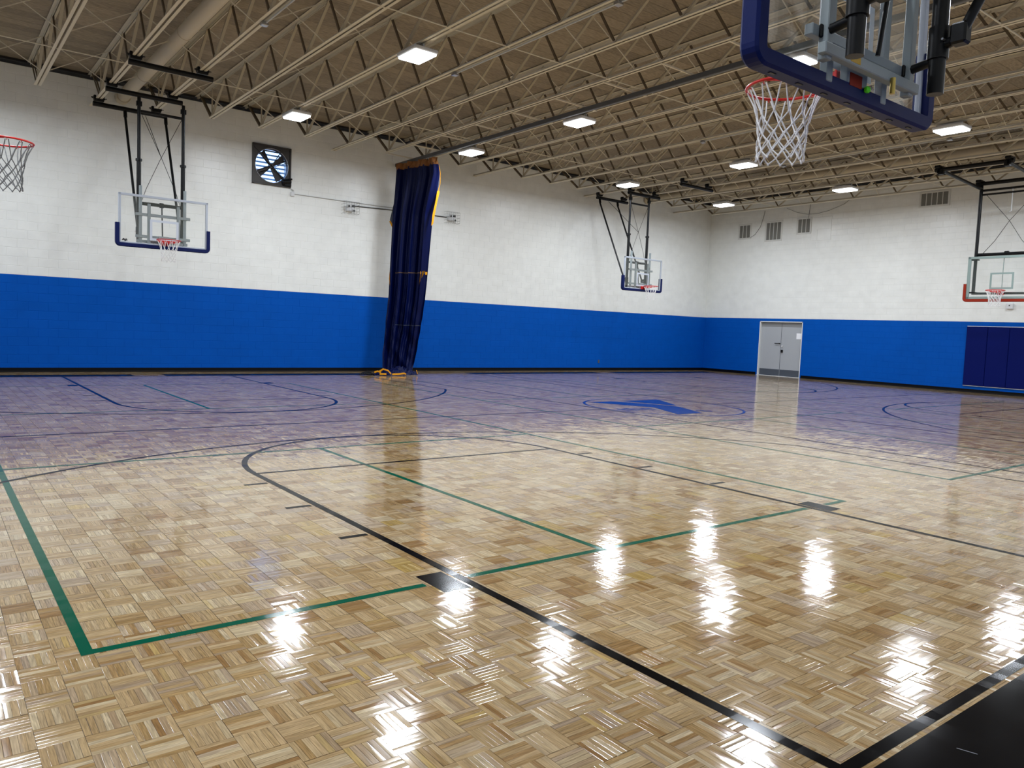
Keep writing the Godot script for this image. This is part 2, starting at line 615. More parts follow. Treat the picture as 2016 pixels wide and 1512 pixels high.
func build_markings(p: Node) -> void:
	var w := 0.05
	var mid := -8.96
	for cx in [0.0, 15.13]:
		for far in [false, true]:
			var sg := -1.0 if not far else 1.0        # direction into the court
			var zb := 0.065 if not far else -18.03    # inner edge of the baseline
			var at := func(d: float) -> float: return zb + sg * d
			var s := MB.new()
			strip(s, Vector2(cx - 5.90, at.call(-0.026)), Vector2(cx + 5.90, at.call(-0.026)), 0.052)
			mark(p, "baseline", s, "line_black")
			for side in [-1.0, 1.0]:
				s = MB.new()
				var zz := [at.call(-0.077), at.call(-0.62)]
				rect(s, minf(cx + side * 0.34, cx + side * 5.9), maxf(cx + side * 0.34, cx + side * 5.9), minf(zz[0], zz[1]), maxf(zz[0], zz[1]))
				mark(p, "black_border_band", s, "line_black")
				s = MB.new()
				strip(s, Vector2(cx + side * 1.82, at.call(0.0)), Vector2(cx + side * 1.82, at.call(5.77)), 0.056)
				mark(p, "lane_line", s, "line_black")
				s = MB.new()
				rect(s, minf(cx + side * 1.862, cx + side * 2.035), maxf(cx + side * 1.862, cx + side * 2.035), minf(at.call(2.14), at.call(2.455)), maxf(at.call(2.14), at.call(2.455)))
				mark(p, "lane_block", s, "line_black")
				for d in [3.395, 4.36, 5.32]:
					s = MB.new()
					strip(s, Vector2(cx + side * 1.866, at.call(d)), Vector2(cx + side * 2.07, at.call(d)), w)
					mark(p, "lane_hash", s, "line_black")
			s = MB.new()
			strip(s, Vector2(cx - 1.80, at.call(5.775)), Vector2(cx + 1.80, at.call(5.775)), w)
			mark(p, "free_throw_line", s, "line_black")
			s = MB.new()
			var fc: Array = arc(cx, at.call(5.775), 1.82, -PI / 2, PI / 2) if not far else arc(cx, at.call(5.775), 1.82, PI / 2, PI * 1.5)
			strip_path(s, fc, 0.056, 0.0011)
			mark(p, "free_throw_arc", s, "line_black")
			s = MB.new()
			var a0 := asin(5.24 / 6.02)
			var zc: float = at.call(1.6)
			var path := [Vector2(cx - 5.24, zb)]
			path.append_array(arc(cx, zc, 6.02, -a0, a0) if not far else arc(cx, zc, 6.02, PI + a0, PI - a0))
			path.append(Vector2(cx + 5.24, zb))
			strip_path(s, path, w, 0.0012)
			mark(p, "three_point_line", s, "line_black")
		for side in [-1.0, 1.0]:
			var s2 := MB.new()
			strip(s2, Vector2(cx + side * 5.895, -18.03), Vector2(cx + side * 5.895, 0.065), w)
			mark(p, "sideline", s2, "line_black")
		var s3 := MB.new()
		strip(s3, Vector2(cx - 5.87, mid), Vector2(cx + 5.87, mid), w)
		mark(p, "half_court_line", s3, "line_black")
	# three pickleball courts in green
	for x in [[-3.735, 2.365], [4.55, 10.62], [12.80, 18.90]]:
		var xm: float = (x[0] + x[1]) / 2
		var zs := [-2.24, -6.84, -11.09, -15.65]
		for k in 4:
			var cuts := [[x[0], x[1]]]
			if k == 0 or k == 3:
				if x[0] < 0:
					cuts = [[x[0], -2.06], [-1.77, 1.77], [2.06, x[1]]]
				elif x[0] > 12:
					cuts = [[13.1 - 0.3, 13.07], [13.36, 16.92], [17.21, x[1]]]
			for cpair in cuts:
				var s := MB.new()
				strip(s, Vector2(cpair[0], zs[k]), Vector2(cpair[1], zs[k]), w, 0.0009)
				mark(p, "green_cross_line", s, "line_green")
		for xx in x:
			var s := MB.new()
			strip(s, Vector2(xx, zs[3] - 0.025), Vector2(xx, zs[0] + 0.025), w, 0.00095)
			mark(p, "green_sideline", s, "line_green")
		for zz in [[zs[0], zs[1]], [zs[2], zs[3]]]:
			var s := MB.new()
			strip(s, Vector2(xm, zz[1]), Vector2(xm, zz[0]), w, 0.00095)
			mark(p, "green_centre_line", s, "line_green")
	var sc := MB.new()
	strip(sc, Vector2(-1.33, 0.250), Vector2(-1.31, 0.312), 0.005, 0.0015)
	mark(p, "scuff_mark", sc, "kick_plate")
	# centre circle and letter mark
	var o := Vector2(7.55, mid)
	var s := MB.new()
	strip_path(s, arc(o.x, o.y, 1.58, 0, TAU - 0.05), 0.055, 0.0013, true)
	mark(p, "centre_circle", s, "logo_blue")
	s = MB.new()
	var big := []
	for d in [[-0.99, -1.13], [-0.33, -1.13], [-0.22, -1.04], [0.09, -0.49], [0.27, -0.16], [0.33, 0.02], [0.32, 0.16], [-0.16, 1.13], [-0.87, 1.13], [-0.46, 0.31], [-0.37, 0.12], [-0.38, -0.02], [-0.55, -0.28], [-0.70, -0.62]]:
		big.append(o + Vector2(d[0], d[1]))
	poly(s, big, 0.0013)
	mark(p, "logo_bent_bar", s, "logo_blue")
	s = MB.new()
	var up := []
	for d in [[-0.04, -1.13], [1.0, -1.13], [1.07, -1.10], [1.07, -1.02], [0.55, -0.14], [0.47, -0.08], [0.36, -0.18], [0.17, -0.62]]:
		up.append(o + Vector2(d[0], d[1]))
	poly(s, up, 0.0013)
	mark(p, "logo_triangle", s, "logo_blue")
	for d in [["the", 0.40, Vector2(-0.98, 0.20), 0.0], ["®", 0.32, Vector2(0.20, 0.88), 0.0]]:
		var t := TextMesh.new()
		t.text = d[0]
		var fnt := SystemFont.new()
		fnt.font_names = PackedStringArray(["Droid Sans"])
		fnt.font_weight = 700
		t.font = fnt
		t.font_size = 64
		t.pixel_size = d[1] / 48.0
		t.depth = 0.0006
		var to := obj("logo_lettering", t, M.logo_blue, p)
		to.position = Vector3(o.x + d[2].x, 0.0011, o.y + d[2].y)
		to.rotation = Vector3(-PI / 2, 0, 0)

# ---------------------------------------------------------------- walls
func block_mesh(bw: float, bh: float) -> ArrayMesh:
	var s := MB.new()
	block_at(s, Vector3.ZERO, Vector3.RIGHT, Vector3.BACK, bw, bh)
	return s.mesh()

# block face centred at p; u = along the wall, nrm = into the room
func block_at(s: MB, p: Vector3, u: Vector3, nrm: Vector3, bw: float, bh: float) -> void:
	var g := 0.003
	var ch := 0.004
	var x := u * (bw / 2 - g)
	var y := Vector3.UP * (bh / 2 - g)
	var xi := u * (bw / 2 - g - ch)
	var yi := Vector3.UP * (bh / 2 - g - ch)
	var f := p + nrm * 0.0032
	s.quad(f - xi - yi, f + xi - yi, f + xi + yi, f - xi + yi)
	s.quad(p - x - y, p + x - y, f + xi - yi, f - xi - yi)
	s.quad(p + x - y, p + x + y, f + xi + yi, f + xi - yi)
	s.quad(p + x + y, p - x + y, f - xi + yi, f + xi + yi)
	s.quad(p - x + y, p - x - y, f - xi - yi, f - xi + yi)

# origin: floor corner at u = 0; holes: Rect2 in (u, y)
func block_wall(called: String, label: String, origin: Vector3, u: Vector3, nrm: Vector3, length: float, holes: Array, split: bool) -> void:
	var slab := MB.new()
	var lower := MB.new()
	var us := [-0.34, length + 0.34]
	var ys := [-0.2, PAINT_Y, WALL_TOP]
	for h in holes:
		us.append(h.position.x); us.append(h.end.x)
		ys.append(h.position.y); ys.append(h.end.y)
	us.sort(); ys.sort()
	for i in us.size() - 1:
		for j in ys.size() - 1:
			if us[i + 1] - us[i] < 0.0005 or ys[j + 1] - ys[j] < 0.0005:
				continue
			var cu: float = (us[i] + us[i + 1]) / 2
			var cy: float = (ys[j] + ys[j + 1]) / 2
			var inside := false
			for h in holes:
				if h.has_point(Vector2(cu, cy)):
					inside = true
			if inside:
				continue
			var target := lower if cy < PAINT_Y else slab
			target.box(origin + u * cu + Vector3.UP * cy - nrm * 0.17, Vector3(us[i + 1] - us[i], ys[j + 1] - ys[j], 0.34), Basis(u, Vector3.UP, nrm))
	var root := struct(called, slab, M.paint_white, label)
	put("blue_dado", lower, M.paint_blue, root)
	# courses of blocks in running bond
	var bl := 0.4064
	var full := []
	var white := MB.new()
	var blue := MB.new()
	for r in 34:
		var y0 := r * COURSE
		var off := 0.0 if r % 2 == 0 else -bl / 2
		var k := 0
		while off + k * bl < length:
			var a := maxf(off + k * bl, 0.0)
			var e := minf(off + (k + 1) * bl, length)
			k += 1
			if e - a < 0.03:
				continue
			var pieces := [Rect2(a, y0, e - a, COURSE)]
			for h in holes:
				var next := []
				for q in pieces:
					next.append_array(cut(q, h))
				pieces = next
			for q in pieces:
				if q.size.x < 0.02 or q.size.y < 0.02:
					continue
				var ctr: Vector3 = origin + u * q.get_center().x + Vector3.UP * q.get_center().y
				if split and absf(q.size.x - bl) < 0.001 and absf(q.size.y - COURSE) < 0.001:
					var d := Vector2(ctr.x - CAM.x, CAM.z - ctr.z)
					var an := atan2(d.x, d.y) + CAM_YAW
					if an > -0.60 and an < 0.60:
						full.append([d.length(), ctr, r < 11])
						continue
				block_at(blue if r < 11 else white, ctr, u, nrm, q.size.x, q.size.y)
	full.sort_custom(func(p, q): return p[0] < q[0])
	var bm := block_mesh(bl, COURSE)
	for k in full.size():
		if k < 300:
			var o := obj("wall_block", bm, M.paint_blue if full[k][2] else M.paint_white, root)
			o.transform = Transform3D(Basis(u, Vector3.UP, nrm), full[k][1])
		else:
			block_at(blue if full[k][2] else white, full[k][1], u, nrm, bl, COURSE)
	tag(put("white_block_courses", white, M.paint_white, root), "white painted blocks", "", "", "stuff")
	tag(put("blue_block_courses", blue, M.paint_blue, root), "blue painted blocks", "", "", "stuff")

func cut(q: Rect2, h: Rect2) -> Array:
	if not q.intersects(h):
		return [q]
	var out := []
	var i := q.intersection(h)
	if i.position.x > q.position.x:
		out.append(Rect2(q.position.x, q.position.y, i.position.x - q.position.x, q.size.y))
	if i.end.x < q.end.x:
		out.append(Rect2(i.end.x, q.position.y, q.end.x - i.end.x, q.size.y))
	if i.position.y > q.position.y:
		out.append(Rect2(i.position.x, q.position.y, i.size.x, i.position.y - q.position.y))
	if i.end.y < q.end.y:
		out.append(Rect2(i.position.x, i.end.y, i.size.x, q.end.y - i.end.y))
	return out

const DOOR_Z0 := -16.86   # far jamb
const DOOR_Z1 := -14.98

func build_walls() -> void:
	block_wall("wall_back", "painted block wall, blue below and white above, with exhaust fan", Vector3(X0, 0, Z0), Vector3.RIGHT, Vector3.BACK, X1 - X0, [Rect2(2.84 - X0, 5.12, 0.96, 0.96)], true)
	block_wall("wall_right", "painted block wall, blue below and white above, with grey double door", Vector3(X1, 0, Z0), Vector3.BACK, Vector3.LEFT, Z1 - Z0, [Rect2(DOOR_Z0 - Z0, -0.3, DOOR_Z1 - DOOR_Z0, 2.43)], true)
	block_wall("wall_left", "painted block wall at the near end of the gym", Vector3(X0, 0, Z1), Vector3.FORWARD, Vector3.RIGHT, Z1 - Z0, [], false)
	block_wall("wall_front", "painted block wall behind the photographer", Vector3(X1, 0, Z1), Vector3.LEFT, Vector3.FORWARD, X1 - X0, [], false)
	# dark gap between the top course and the roof deck
	var k := 1
	for d in [[Vector3((X0 + X1) / 2, 6.985, Z0 - 0.30), Vector3(X1 - X0 + 0.8, 0.152, 0.06)], [Vector3((X0 + X1) / 2, 6.985, Z1 + 0.30), Vector3(X1 - X0 + 0.8, 0.152, 0.06)],
			[Vector3(X1 + 0.30, 6.985, (Z0 + Z1) / 2), Vector3(0.06, 0.152, Z1 - Z0 + 0.6)], [Vector3(X0 - 0.30, 6.985, (Z0 + Z1) / 2), Vector3(0.06, 0.152, Z1 - Z0 + 0.6)]]:
		var s := MB.new()
		s.box(d[0], d[1])
		struct("trim_%d" % k, s, M.block_grey, "bare grey closure set back between block wall and roof deck")
		k += 1
	# black rubber cove base
	var bb := [["baseboard_back", Vector3(X0, 0, Z0), Vector3.RIGHT, Vector3.BACK, [[0.0, X1 - X0]]],
		["baseboard_right", Vector3(X1, 0, Z0), Vector3.BACK, Vector3.LEFT, [[0.0, DOOR_Z0 - Z0 - 0.06], [DOOR_Z1 - Z0 + 0.05, Z1 - Z0]]],
		["baseboard_left", Vector3(X0, 0, Z1), Vector3.FORWARD, Vector3.RIGHT, [[0.0, Z1 - Z0]]],
		["baseboard_front", Vector3(X1, 0, Z1), Vector3.LEFT, Vector3.FORWARD, [[0.0, X1 - X0]]]]
	for d in bb:
		var s := MB.new()
		for r in d[4]:
			var a: Vector3 = d[1] + d[2] * r[0]
			var e: Vector3 = d[1] + d[2] * r[1]
			var prof := [Vector2(0.006, 0.105), Vector2(0.012, 0.10), Vector2(0.014, 0.03), Vector2(0.022, 0.012), Vector2(0.05, 0.005), Vector2(0.05, 0.0012)]
			for i in prof.size() - 1:
				var p0: Vector3 = d[3] * prof[i].x + Vector3.UP * prof[i].y
				var p1: Vector3 = d[3] * prof[i + 1].x + Vector3.UP * prof[i + 1].y
				s.quad(a + p1, e + p1, e + p0, a + p0)
		struct(d[0], s, M.rubber_black, "black rubber cove base along the wall")
	# double door
	var door := Node3D.new()
	door.name = "door_1"
	add_child(door)
	tag(door, "grey double door with white frame and dark kick plates", "", "", "structure")
	var zc := (DOOR_Z0 + DOOR_Z1) / 2
	var s := MB.new()
	for zz in [DOOR_Z0 + 0.0175, DOOR_Z1 - 0.0175]:
		s.cbox(Vector3(X1 + 0.065, 1.065, zz), Vector3(0.14, 2.13, 0.035), 0.004)
	s.cbox(Vector3(X1 + 0.065, 2.1125, zc), Vector3(0.14, 0.035, DOOR_Z1 - DOOR_Z0), 0.004)
	put("door_frame", s, M.door_frame, door)
	s = MB.new()
	s.cbox(Vector3(X1 + 0.05, 0.006, zc), Vector3(0.2, 0.012, DOOR_Z1 - DOOR_Z0), 0.003)
	put("threshold", s, M.door_frame, door)
	for side in [-1.0, 1.0]:
		var lw := (DOOR_Z1 - DOOR_Z0 - 0.078) / 2
		var lz: float = zc + side * (lw / 2 + 0.004)
		s = MB.new()
		s.cbox(Vector3(X1 + 0.112, 1.05, lz), Vector3(0.045, 2.05, lw), 0.003)
		var leaf := put("door_leaf", s, M.door_grey, door)
		s = MB.new()
		s.box(Vector3(X1 + 0.0885, 0.14, lz), Vector3(0.002, 0.25, lw - 0.02))
		put("kick_plate", s, M.kick_plate, leaf)
		s = MB.new()
		s.box(Vector3(X1 + 0.0885, 1.995, lz), Vector3(0.002, 0.16, lw - 0.01))
		put("top_panel", s, mat("door_top_grey", rgb8(128, 130, 130), 0.45), leaf)
		s = MB.new()
		if side < 0:
			s.tube([Vector3(X1 + 0.03, 1.28, zc - 0.02), Vector3(X1 + 0.03, 1.28, zc - 0.24)], 0.016, 8)
			s.box(Vector3(X1 + 0.06, 1.28, zc - 0.04), Vector3(0.06, 0.04, 0.03))
			put("pull_bar", s, M.steel_black, leaf)
		else:
			s.cbox(Vector3(X1 + 0.065, 0.98, zc + 0.075), Vector3(0.06, 0.11, 0.07), 0.01)
			put("lock_case", s, M.steel_black, leaf)
			s = MB.new()
			s.cbox(Vector3(X1 + 0.065, 1.17, zc + 0.07), Vector3(0.05, 0.07, 0.05), 0.008)
			put("cylinder_plate", s, M.fixture_white, leaf)
	s = MB.new()
	s.box(Vector3(X1 + 0.088, 1.05, zc), Vector3(0.006, 2.05, 0.012))
	put("astragal", s, M.kick_plate, door)
	s = MB.new()
	s.box(Vector3(X1 + 0.20, 1.05, zc), Vector3(0.1, 2.5, 2.3))
	put("back_closure", s, M.door_grey, door)
	s = MB.new()
	s.box(Vector3(X1 + 0.0875, 1.58, -15.14), Vector3(0.0015, 0.22, 0.26))
	var pp := put("paper_notice", s, M.paper)
	tag(pp, "white paper notice taped on the grey double door", "notice")

# ---------------------------------------------------------------- ceiling and joists
func joist_x(k: int) -> float:
	return 0.2 + 1.2125 * k

func build_ceiling() -> void:
	var s := MB.new()
	s.box(Vector3((X0 + X1) / 2, DECK_Y + 0.12, (Z0 + Z1) / 2), Vector3(X1 - X0 + 0.8, 0.2, Z1 - Z0 + 0.8))
	var root := struct("ceiling", s, M.deck_gap, "brown roof deck of wood-fibre planks above the joists")
	var bl := 1.2125 * 3
	var bw := 0.305
	var m := MB.new()
	m.cbox(Vector3.ZERO, Vector3(bl - 0.006, 0.02, bw - 0.006), 0.003)
	var bm := m.mesh()
	var all := []
	var z := Z0 - 0.05
	var r := 0
	while z < Z1 + 0.2:
		var x := joist_x(-6) - (r % 3) * 1.2125
		while x < X1 + 0.2:
			var c := Vector3(x + bl / 2, DECK_Y + 0.011, z + bw / 2)
			var lo := maxf(c.x - bl / 2, X0 - 0.2)
			var hi := minf(c.x + bl / 2, X1 + 0.2)
			if hi - lo > 0.05:
				var d := Vector2(c.x - CAM.x, CAM.z - c.z)
				var an := atan2(d.x, d.y) + CAM_YAW
				var fullb := hi - lo > bl - 0.001
				var vis := fullb and absf(an) < 0.62 and d.length() > 8.5
				all.append([d.length() if vis else 999.0, c, lo, hi])
			x += bl
		z += bw
		r += 1
	all.sort_custom(func(p, q): return p[0] < q[0])
	var rest := [MB.new(), MB.new(), MB.new(), MB.new()]
	for k in all.size():
		var q := rng.randi() % 4
		if k < 300 and all[k][0] < 900:
			var o := obj("deck_board", bm, M["deck_%d" % q], root)
			o.position = all[k][1]
		else:
			rest[q].box(Vector3((all[k][2] + all[k][3]) / 2, DECK_Y + 0.011, all[k][1].z), Vector3(all[k][3] - all[k][2] - 0.006, 0.02, bw - 0.006))
	for q in 4:
		tag(put("deck_boards", rest[q], M["deck_%d" % q], root), "", "", "", "stuff")

func angle_pair(s: MB, z0: float, z1: float, y: float, up: float, leg: float, gap: float) -> void:
	var t := 0.006
	var zc := (z0 + z1) / 2
	var l := z1 - z0
	for sd in [-1.0, 1.0]:
		s.box(Vector3(sd * (gap / 2 + leg / 2), y + up * t / 2, zc), Vector3(leg, t, l))
		s.box(Vector3(sd * (gap / 2 + t / 2), y + up * (leg / 2), zc), Vector3(t, leg, l))

var B_Y := 6.285
var T_Y := 7.045

func build_joists() -> void:
	var long := [-1, 4, 8, 12, 16]
	var protos := {}
	for k in range(-5, 18):
		var ext := k in long
		if not protos.has(ext):
			protos[ext] = joist_parts(ext)
		var special := {-1: "cream roof joist with black hoop clamps, left of the cream duct by the left hoop", 0: "cream roof joist with black hoop clamps, right of the cream duct by the left hoop",
			5: "cream roof joist carrying the struts of the curtain track", 6: "cream roof joist with a row of lights beside the curtain track",
			2: "cream roof joist with two lights between the left hoop and the curtain", 11: "cream roof joist with a row of lights left of the far right hoop", 12: "cream roof joist clamped by the far right hoop, on its curtain side",
			13: "cream roof joist clamped by the far right hoop, on its right-wall side", 15: "cream roof joist with a row of lights beside the duct near the right wall", 17: "last cream roof joist, next to the right wall"}
		var root := thing("roof_joist", special.get(k, "cream painted open-web steel roof joist under the deck"), "joist", Vector3(joist_x(k), 0, 0), 0.0, "roof joists")
		for d in protos[ext]:
			obj(d[0], d[1], M.web_brown if d[0] == "web_tension_bar" else (M.web_shaded_paint if d[0] == "web_member" else M.joist_paint), root)
		if k < 17:
			for zz in [-17.35, -14.5, -11.7, -8.9, -6.1, -3.3, -0.5]:
				obj("bridging_cross", bridging(), M.joist_paint, root).position = Vector3(0, 0, zz)
			for zz in [-15.48, -9.6, -3.7]:
				obj("bridging_rod", tie_rod(), M.joist_paint, root).position = Vector3(0, 0, zz)
	var s := MB.new()
	s.box(Vector3(X1 - 0.03, 6.93, (Z0 + Z1) / 2), Vector3(0.06, 0.04, Z1 - Z0))
	struct("trim_5", s, M.joist_paint, "cream steel ledger angle along the top of the right wall")

var _bridge: Mesh
var _rod: Mesh
func bridging() -> Mesh:
	if _bridge == null:
		var s := MB.new()
		var w := 1.2125
		s.bar(Vector3(0.03, B_Y + 0.03, 0.02), Vector3(w - 0.03, T_Y - 0.05, 0.02), 0.015, 0.015)
		s.bar(Vector3(0.03, T_Y - 0.05, -0.02), Vector3(w - 0.03, B_Y + 0.03, -0.02), 0.015, 0.015)
		_bridge = s.mesh()
	return _bridge

func tie_rod() -> Mesh:
	if _rod == null:
		var s := MB.new()
		s.tube([Vector3(0, B_Y + 0.012, 0), Vector3(1.2125, B_Y + 0.012, 0)], 0.012, 8)
		s.box(Vector3(0, B_Y + 0.004, 0), Vector3(0.10, 0.012, 0.03))
		_rod = s.mesh()
	return _rod

func joist_parts(ext: bool) -> Array:
	var out := []
	var s := MB.new()
	angle_pair(s, Z0 - 0.1, Z1 + 0.1, T_Y, -1.0, 0.058, 0.022)
	out.append(["top_chord", s.mesh()])
	s = MB.new()
	angle_pair(s, -19.45 if ext else -18.5, 0.6, B_Y, 1.0, 0.058, 0.022)
	out.append(["bottom_chord", s.mesh()])
	var bots := [-18.45]
	var tops := [-19.35]
	for k in 14:
		tops.append(-17.4 + 1.45 * k if k < 13 else 1.5)
		if k < 12:
			bots.append(-16.95 + 1.45 * k)
	bots.append(0.55)
	var yb := B_Y + 0.03
	var yt := T_Y - 0.03
	for i in bots.size():
		# tension bar (double, from the top chord on the wall side) and compression bar
		s = MB.new()
		if i == 0:
			s.bar(Vector3(-0.022, yt, tops[0]), Vector3(-0.022, yb, bots[0]), 0.018, 0.045, Vector3.RIGHT)
			s.bar(Vector3(0.022, yt, tops[0]), Vector3(0.022, yb, bots[0]), 0.018, 0.045, Vector3.RIGHT)
		else:
			s.bar(Vector3(0, yt, tops[i]), Vector3(0, yb, bots[i]), 0.030, 0.038, Vector3.RIGHT)
		out.append(["web_tension_bar", s.mesh()])
		if i + 1 < tops.size():
			s = MB.new()
			s.bar(Vector3(0, yb, bots[i]), Vector3(0, yt, tops[i + 1]), 0.052, 0.034, Vector3.RIGHT)
			out.append(["web_member", s.mesh()])
	s = MB.new()
	s.bar(Vector3(0, yb, -18.4), Vector3(0, yt, -18.4), 0.028, 0.028, Vector3.RIGHT)
	out.append(["web_member", s.mesh()])
	return out

# ---------------------------------------------------------------- lights
const LIGHT_ENERGY := 16.0

func build_lights() -> void:
	var spots := []
	for d in [[-3.44, -11.85], [2.66, -10.7], [7.55, -11.85], [13.58, -11.8], [18.47, -11.6]]:
		spots.append(Vector2(d[0], -16.15)); spots.append(Vector2(d[0], d[1]))
		spots.append(Vector2(d[0], -6.45 if d[0] < 18 else -6.12)); spots.append(Vector2(d[0], -1.7))
	var hs := MB.new()
	hs.cbox(Vector3(0, 0.075, 0), Vector3(0.47, 0.07, 0.64), 0.015)
	for k in 7:
		hs.box(Vector3(-0.18 + 0.06 * k, 0.125, 0), Vector3(0.008, 0.03, 0.5))
	var housing := hs.mesh()
	var ls := MB.new()
	ls.cbox(Vector3(0, 0.022, 0), Vector3(0.43, 0.036, 0.60), 0.012)
	var lens := ls.mesh()
	var bs := MB.new()
	bs.box(Vector3(0, 0.16, 0.2), Vector3(0.03, 0.05, 0.03))
	bs.box(Vector3(0, 0.16, -0.2), Vector3(0.03, 0.05, 0.03))
	var hook := bs.mesh()
	var lamp_names := {Vector2(7.55, -16.15): "square white LED high-bay light beside the top of the curtain", Vector2(2.66, -16.15): "square white LED high-bay light above and right of the exhaust fan",
		Vector2(13.58, -16.15): "square white LED high-bay light just left of the far right hoop's mast", Vector2(18.47, -16.15): "square white LED high-bay light above the room corner and vents"}
	for p in spots:
		var t := thing("high_bay_light", lamp_names.get(p, "square white LED high-bay light hung under a joist"), "ceiling light", Vector3(p.x, 6.10, p.y), 0.0, "high-bay lights under the joists")
		obj("housing", housing, M.fixture_white, t)
		obj("light_lens", lens, M.light_lens, t)
		obj("hanger_bracket", hook, M.fixture_white, t)
		var l := AreaLight3D.new()
		l.name = "lamp_light"
		l.area_size = Vector2(0.43, 0.60)
		l.light_energy = LIGHT_ENERGY
		l.light_color = Color(0.935, 0.962, 1.0)
		l.shadow_enabled = true
		t.add_child(l, true)
		l.area_range = 60.0
		l.area_attenuation = 2.0
		l.position = Vector3(0, -0.004, 0)
		l.rotation = Vector3(-PI / 2, 0, 0)

# ---------------------------------------------------------------- hoops
func net_mesh(seed_: int, lean: float) -> Mesh:
	var r := RandomNumberGenerator.new()
	r.seed = seed_
	var s := MB.new()
	var ys := [0.0, -0.165, -0.225, -0.283, -0.338, -0.390, -0.435]
	var rs := [0.229, 0.166, 0.150, 0.142, 0.137, 0.139, 0.146]
	var cnt := 12
	var knots := []
	for l in ys.size():
		var row := []
		for i in cnt:
			var a := TAU * (i + (0.5 if l % 2 == 1 else 0.0)) / cnt
			var j := 0.0 if l == 0 else 0.007
			var rr: float = rs[l]
			row.append(Vector3(rr * sin(a) + r.randf_range(-j, j) + lean * ys[l], ys[l] + r.randf_range(-j, j), rr * cos(a) + r.randf_range(-j, j)))
		knots.append(row)
	for l in ys.size() - 1:
		for i in cnt:
			var p: Vector3 = knots[l][i]
			for o in ([0, -1] if l % 2 == 0 else [0, 1]):
				var q: Vector3 = knots[l + 1][posmod(i + o, cnt)]
				var pp := p
				if l == 0:
					var a := TAU * (i + (0.11 if o == 0 else -0.11)) / cnt
					pp = Vector3(rs[0] * sin(a), 0, rs[0] * cos(a))
				var m := (pp + q) / 2
				var bow := Vector3(m.x, 0, m.z).normalized() * (-0.008 if l == 0 else 0.004)
				s.tube([pp, m + bow, q], 0.0046, 5, false, false)
	for l in range(1, ys.size()):
		for i in cnt:
			s.cbox(knots[l][i], Vector3(0.014, 0.016, 0.014), 0.005)
	return s.mesh()

var _net: Mesh
var _rim: Mesh

func rim_parts(root: Node3D, rim_center_z: float, rim_y: float, net_material: String, own_net: Mesh = null) -> void:
	var ring := MB.new()
	var pts := []
	for k in 40:
		pts.append(Vector3(0.237 * sin(TAU * k / 40), 0, 0.237 * cos(TAU * k / 40)))
	ring.tube(pts, 0.009, 10, true)
	for k in 12:
		var a := TAU * (k + 0.0) / 12
		var d := Vector3(sin(a), 0, cos(a))
		ring.tube([d * 0.233 + Vector3(0, -0.004, 0), d * 0.233 + Vector3(0, -0.020, 0), d * 0.222 + Vector3(0, -0.022, 0)], 0.0035, 5)
	# stiffening band under the rear half of the ring
	for k in 20:
		var q := []
		for m in 2:
			var a := deg_to_rad(95.0 + 170.0 * (k + m) / 20.0)
			var hgt := 0.010 + 0.045 * pow(absf(cos(a)), 1.3)
			var d := Vector3(sin(a), 0, cos(a)) * 0.237
			q.append(d + Vector3(0, 0.004, 0)); q.append(d - Vector3(0, hgt, 0))
		ring.quad(q[0], q[1], q[3], q[2])
		var i := Vector3(0.985, 1, 0.985)
		ring.quad(q[2] * i, q[3] * i, q[1] * i, q[0] * i)
	var rim := put("rim", ring, M.rim_red, root)
	rim.position = Vector3(0, rim_y, rim_center_z)
	var br := MB.new()
	var back := -rim_center_z
	br.cbox(Vector3(0, -0.055, back + 0.010), Vector3(0.16, 0.13, 0.016), 0.004)
	br.box(Vector3(0, -0.006, back + 0.085), Vector3(0.15, 0.012, 0.15))
	for sg in [-1.0, 1.0]:
		var q := [Vector3(sg * 0.07, -0.005, back + 0.017), Vector3(sg * 0.07, -0.11, back + 0.017), Vector3(sg * 0.07, -0.02, back + 0.165), Vector3(sg * 0.07, -0.005, back + 0.165)]
		for w in [-0.004, 0.004]:
			var o := Vector3(w, 0, 0)
			if w > 0:
				br.quad(q[0] + o, q[3] + o, q[2] + o, q[1] + o)
			else:
				br.quad(q[0] + o, q[1] + o, q[2] + o, q[3] + o)
		br.quad(q[1] - Vector3(0.004, 0, 0), q[1] + Vector3(0.004, 0, 0), q[2] + Vector3(0.004, 0, 0), q[2] - Vector3(0.004, 0, 0))
		br.tube([Vector3(sg * 0.065, -0.012, back + 0.03), Vector3(sg * 0.10, -0.012, back + 0.16), Vector3(sg * 0.19, -0.010, back + 0.235)], 0.009, 8)
	put("rim_bracket", br, M.rim_red, rim)
	if _net == null:
		_net = net_mesh(5, 0.0)
	var net := obj("net", own_net if own_net else _net, M[net_material], root)
	net.position = Vector3(0, rim_y - 0.016, rim_center_z)

func u_path(hw: float, y_top: float, y_bot: float, rad: float) -> Array:
	var out := [Vector2(-hw, y_top)]
	for k in 7:
		var a := PI + PI / 2 * k / 6
		out.append(Vector2(-hw + rad + rad * cos(a), y_bot + rad + rad * sin(a)))
	for k in 7:
		var a := PI * 1.5 + PI / 2 * k / 6
		out.append(Vector2(hw - rad + rad * cos(a), y_bot + rad + rad * sin(a)))
	out.append(Vector2(hw, y_top))
	return out

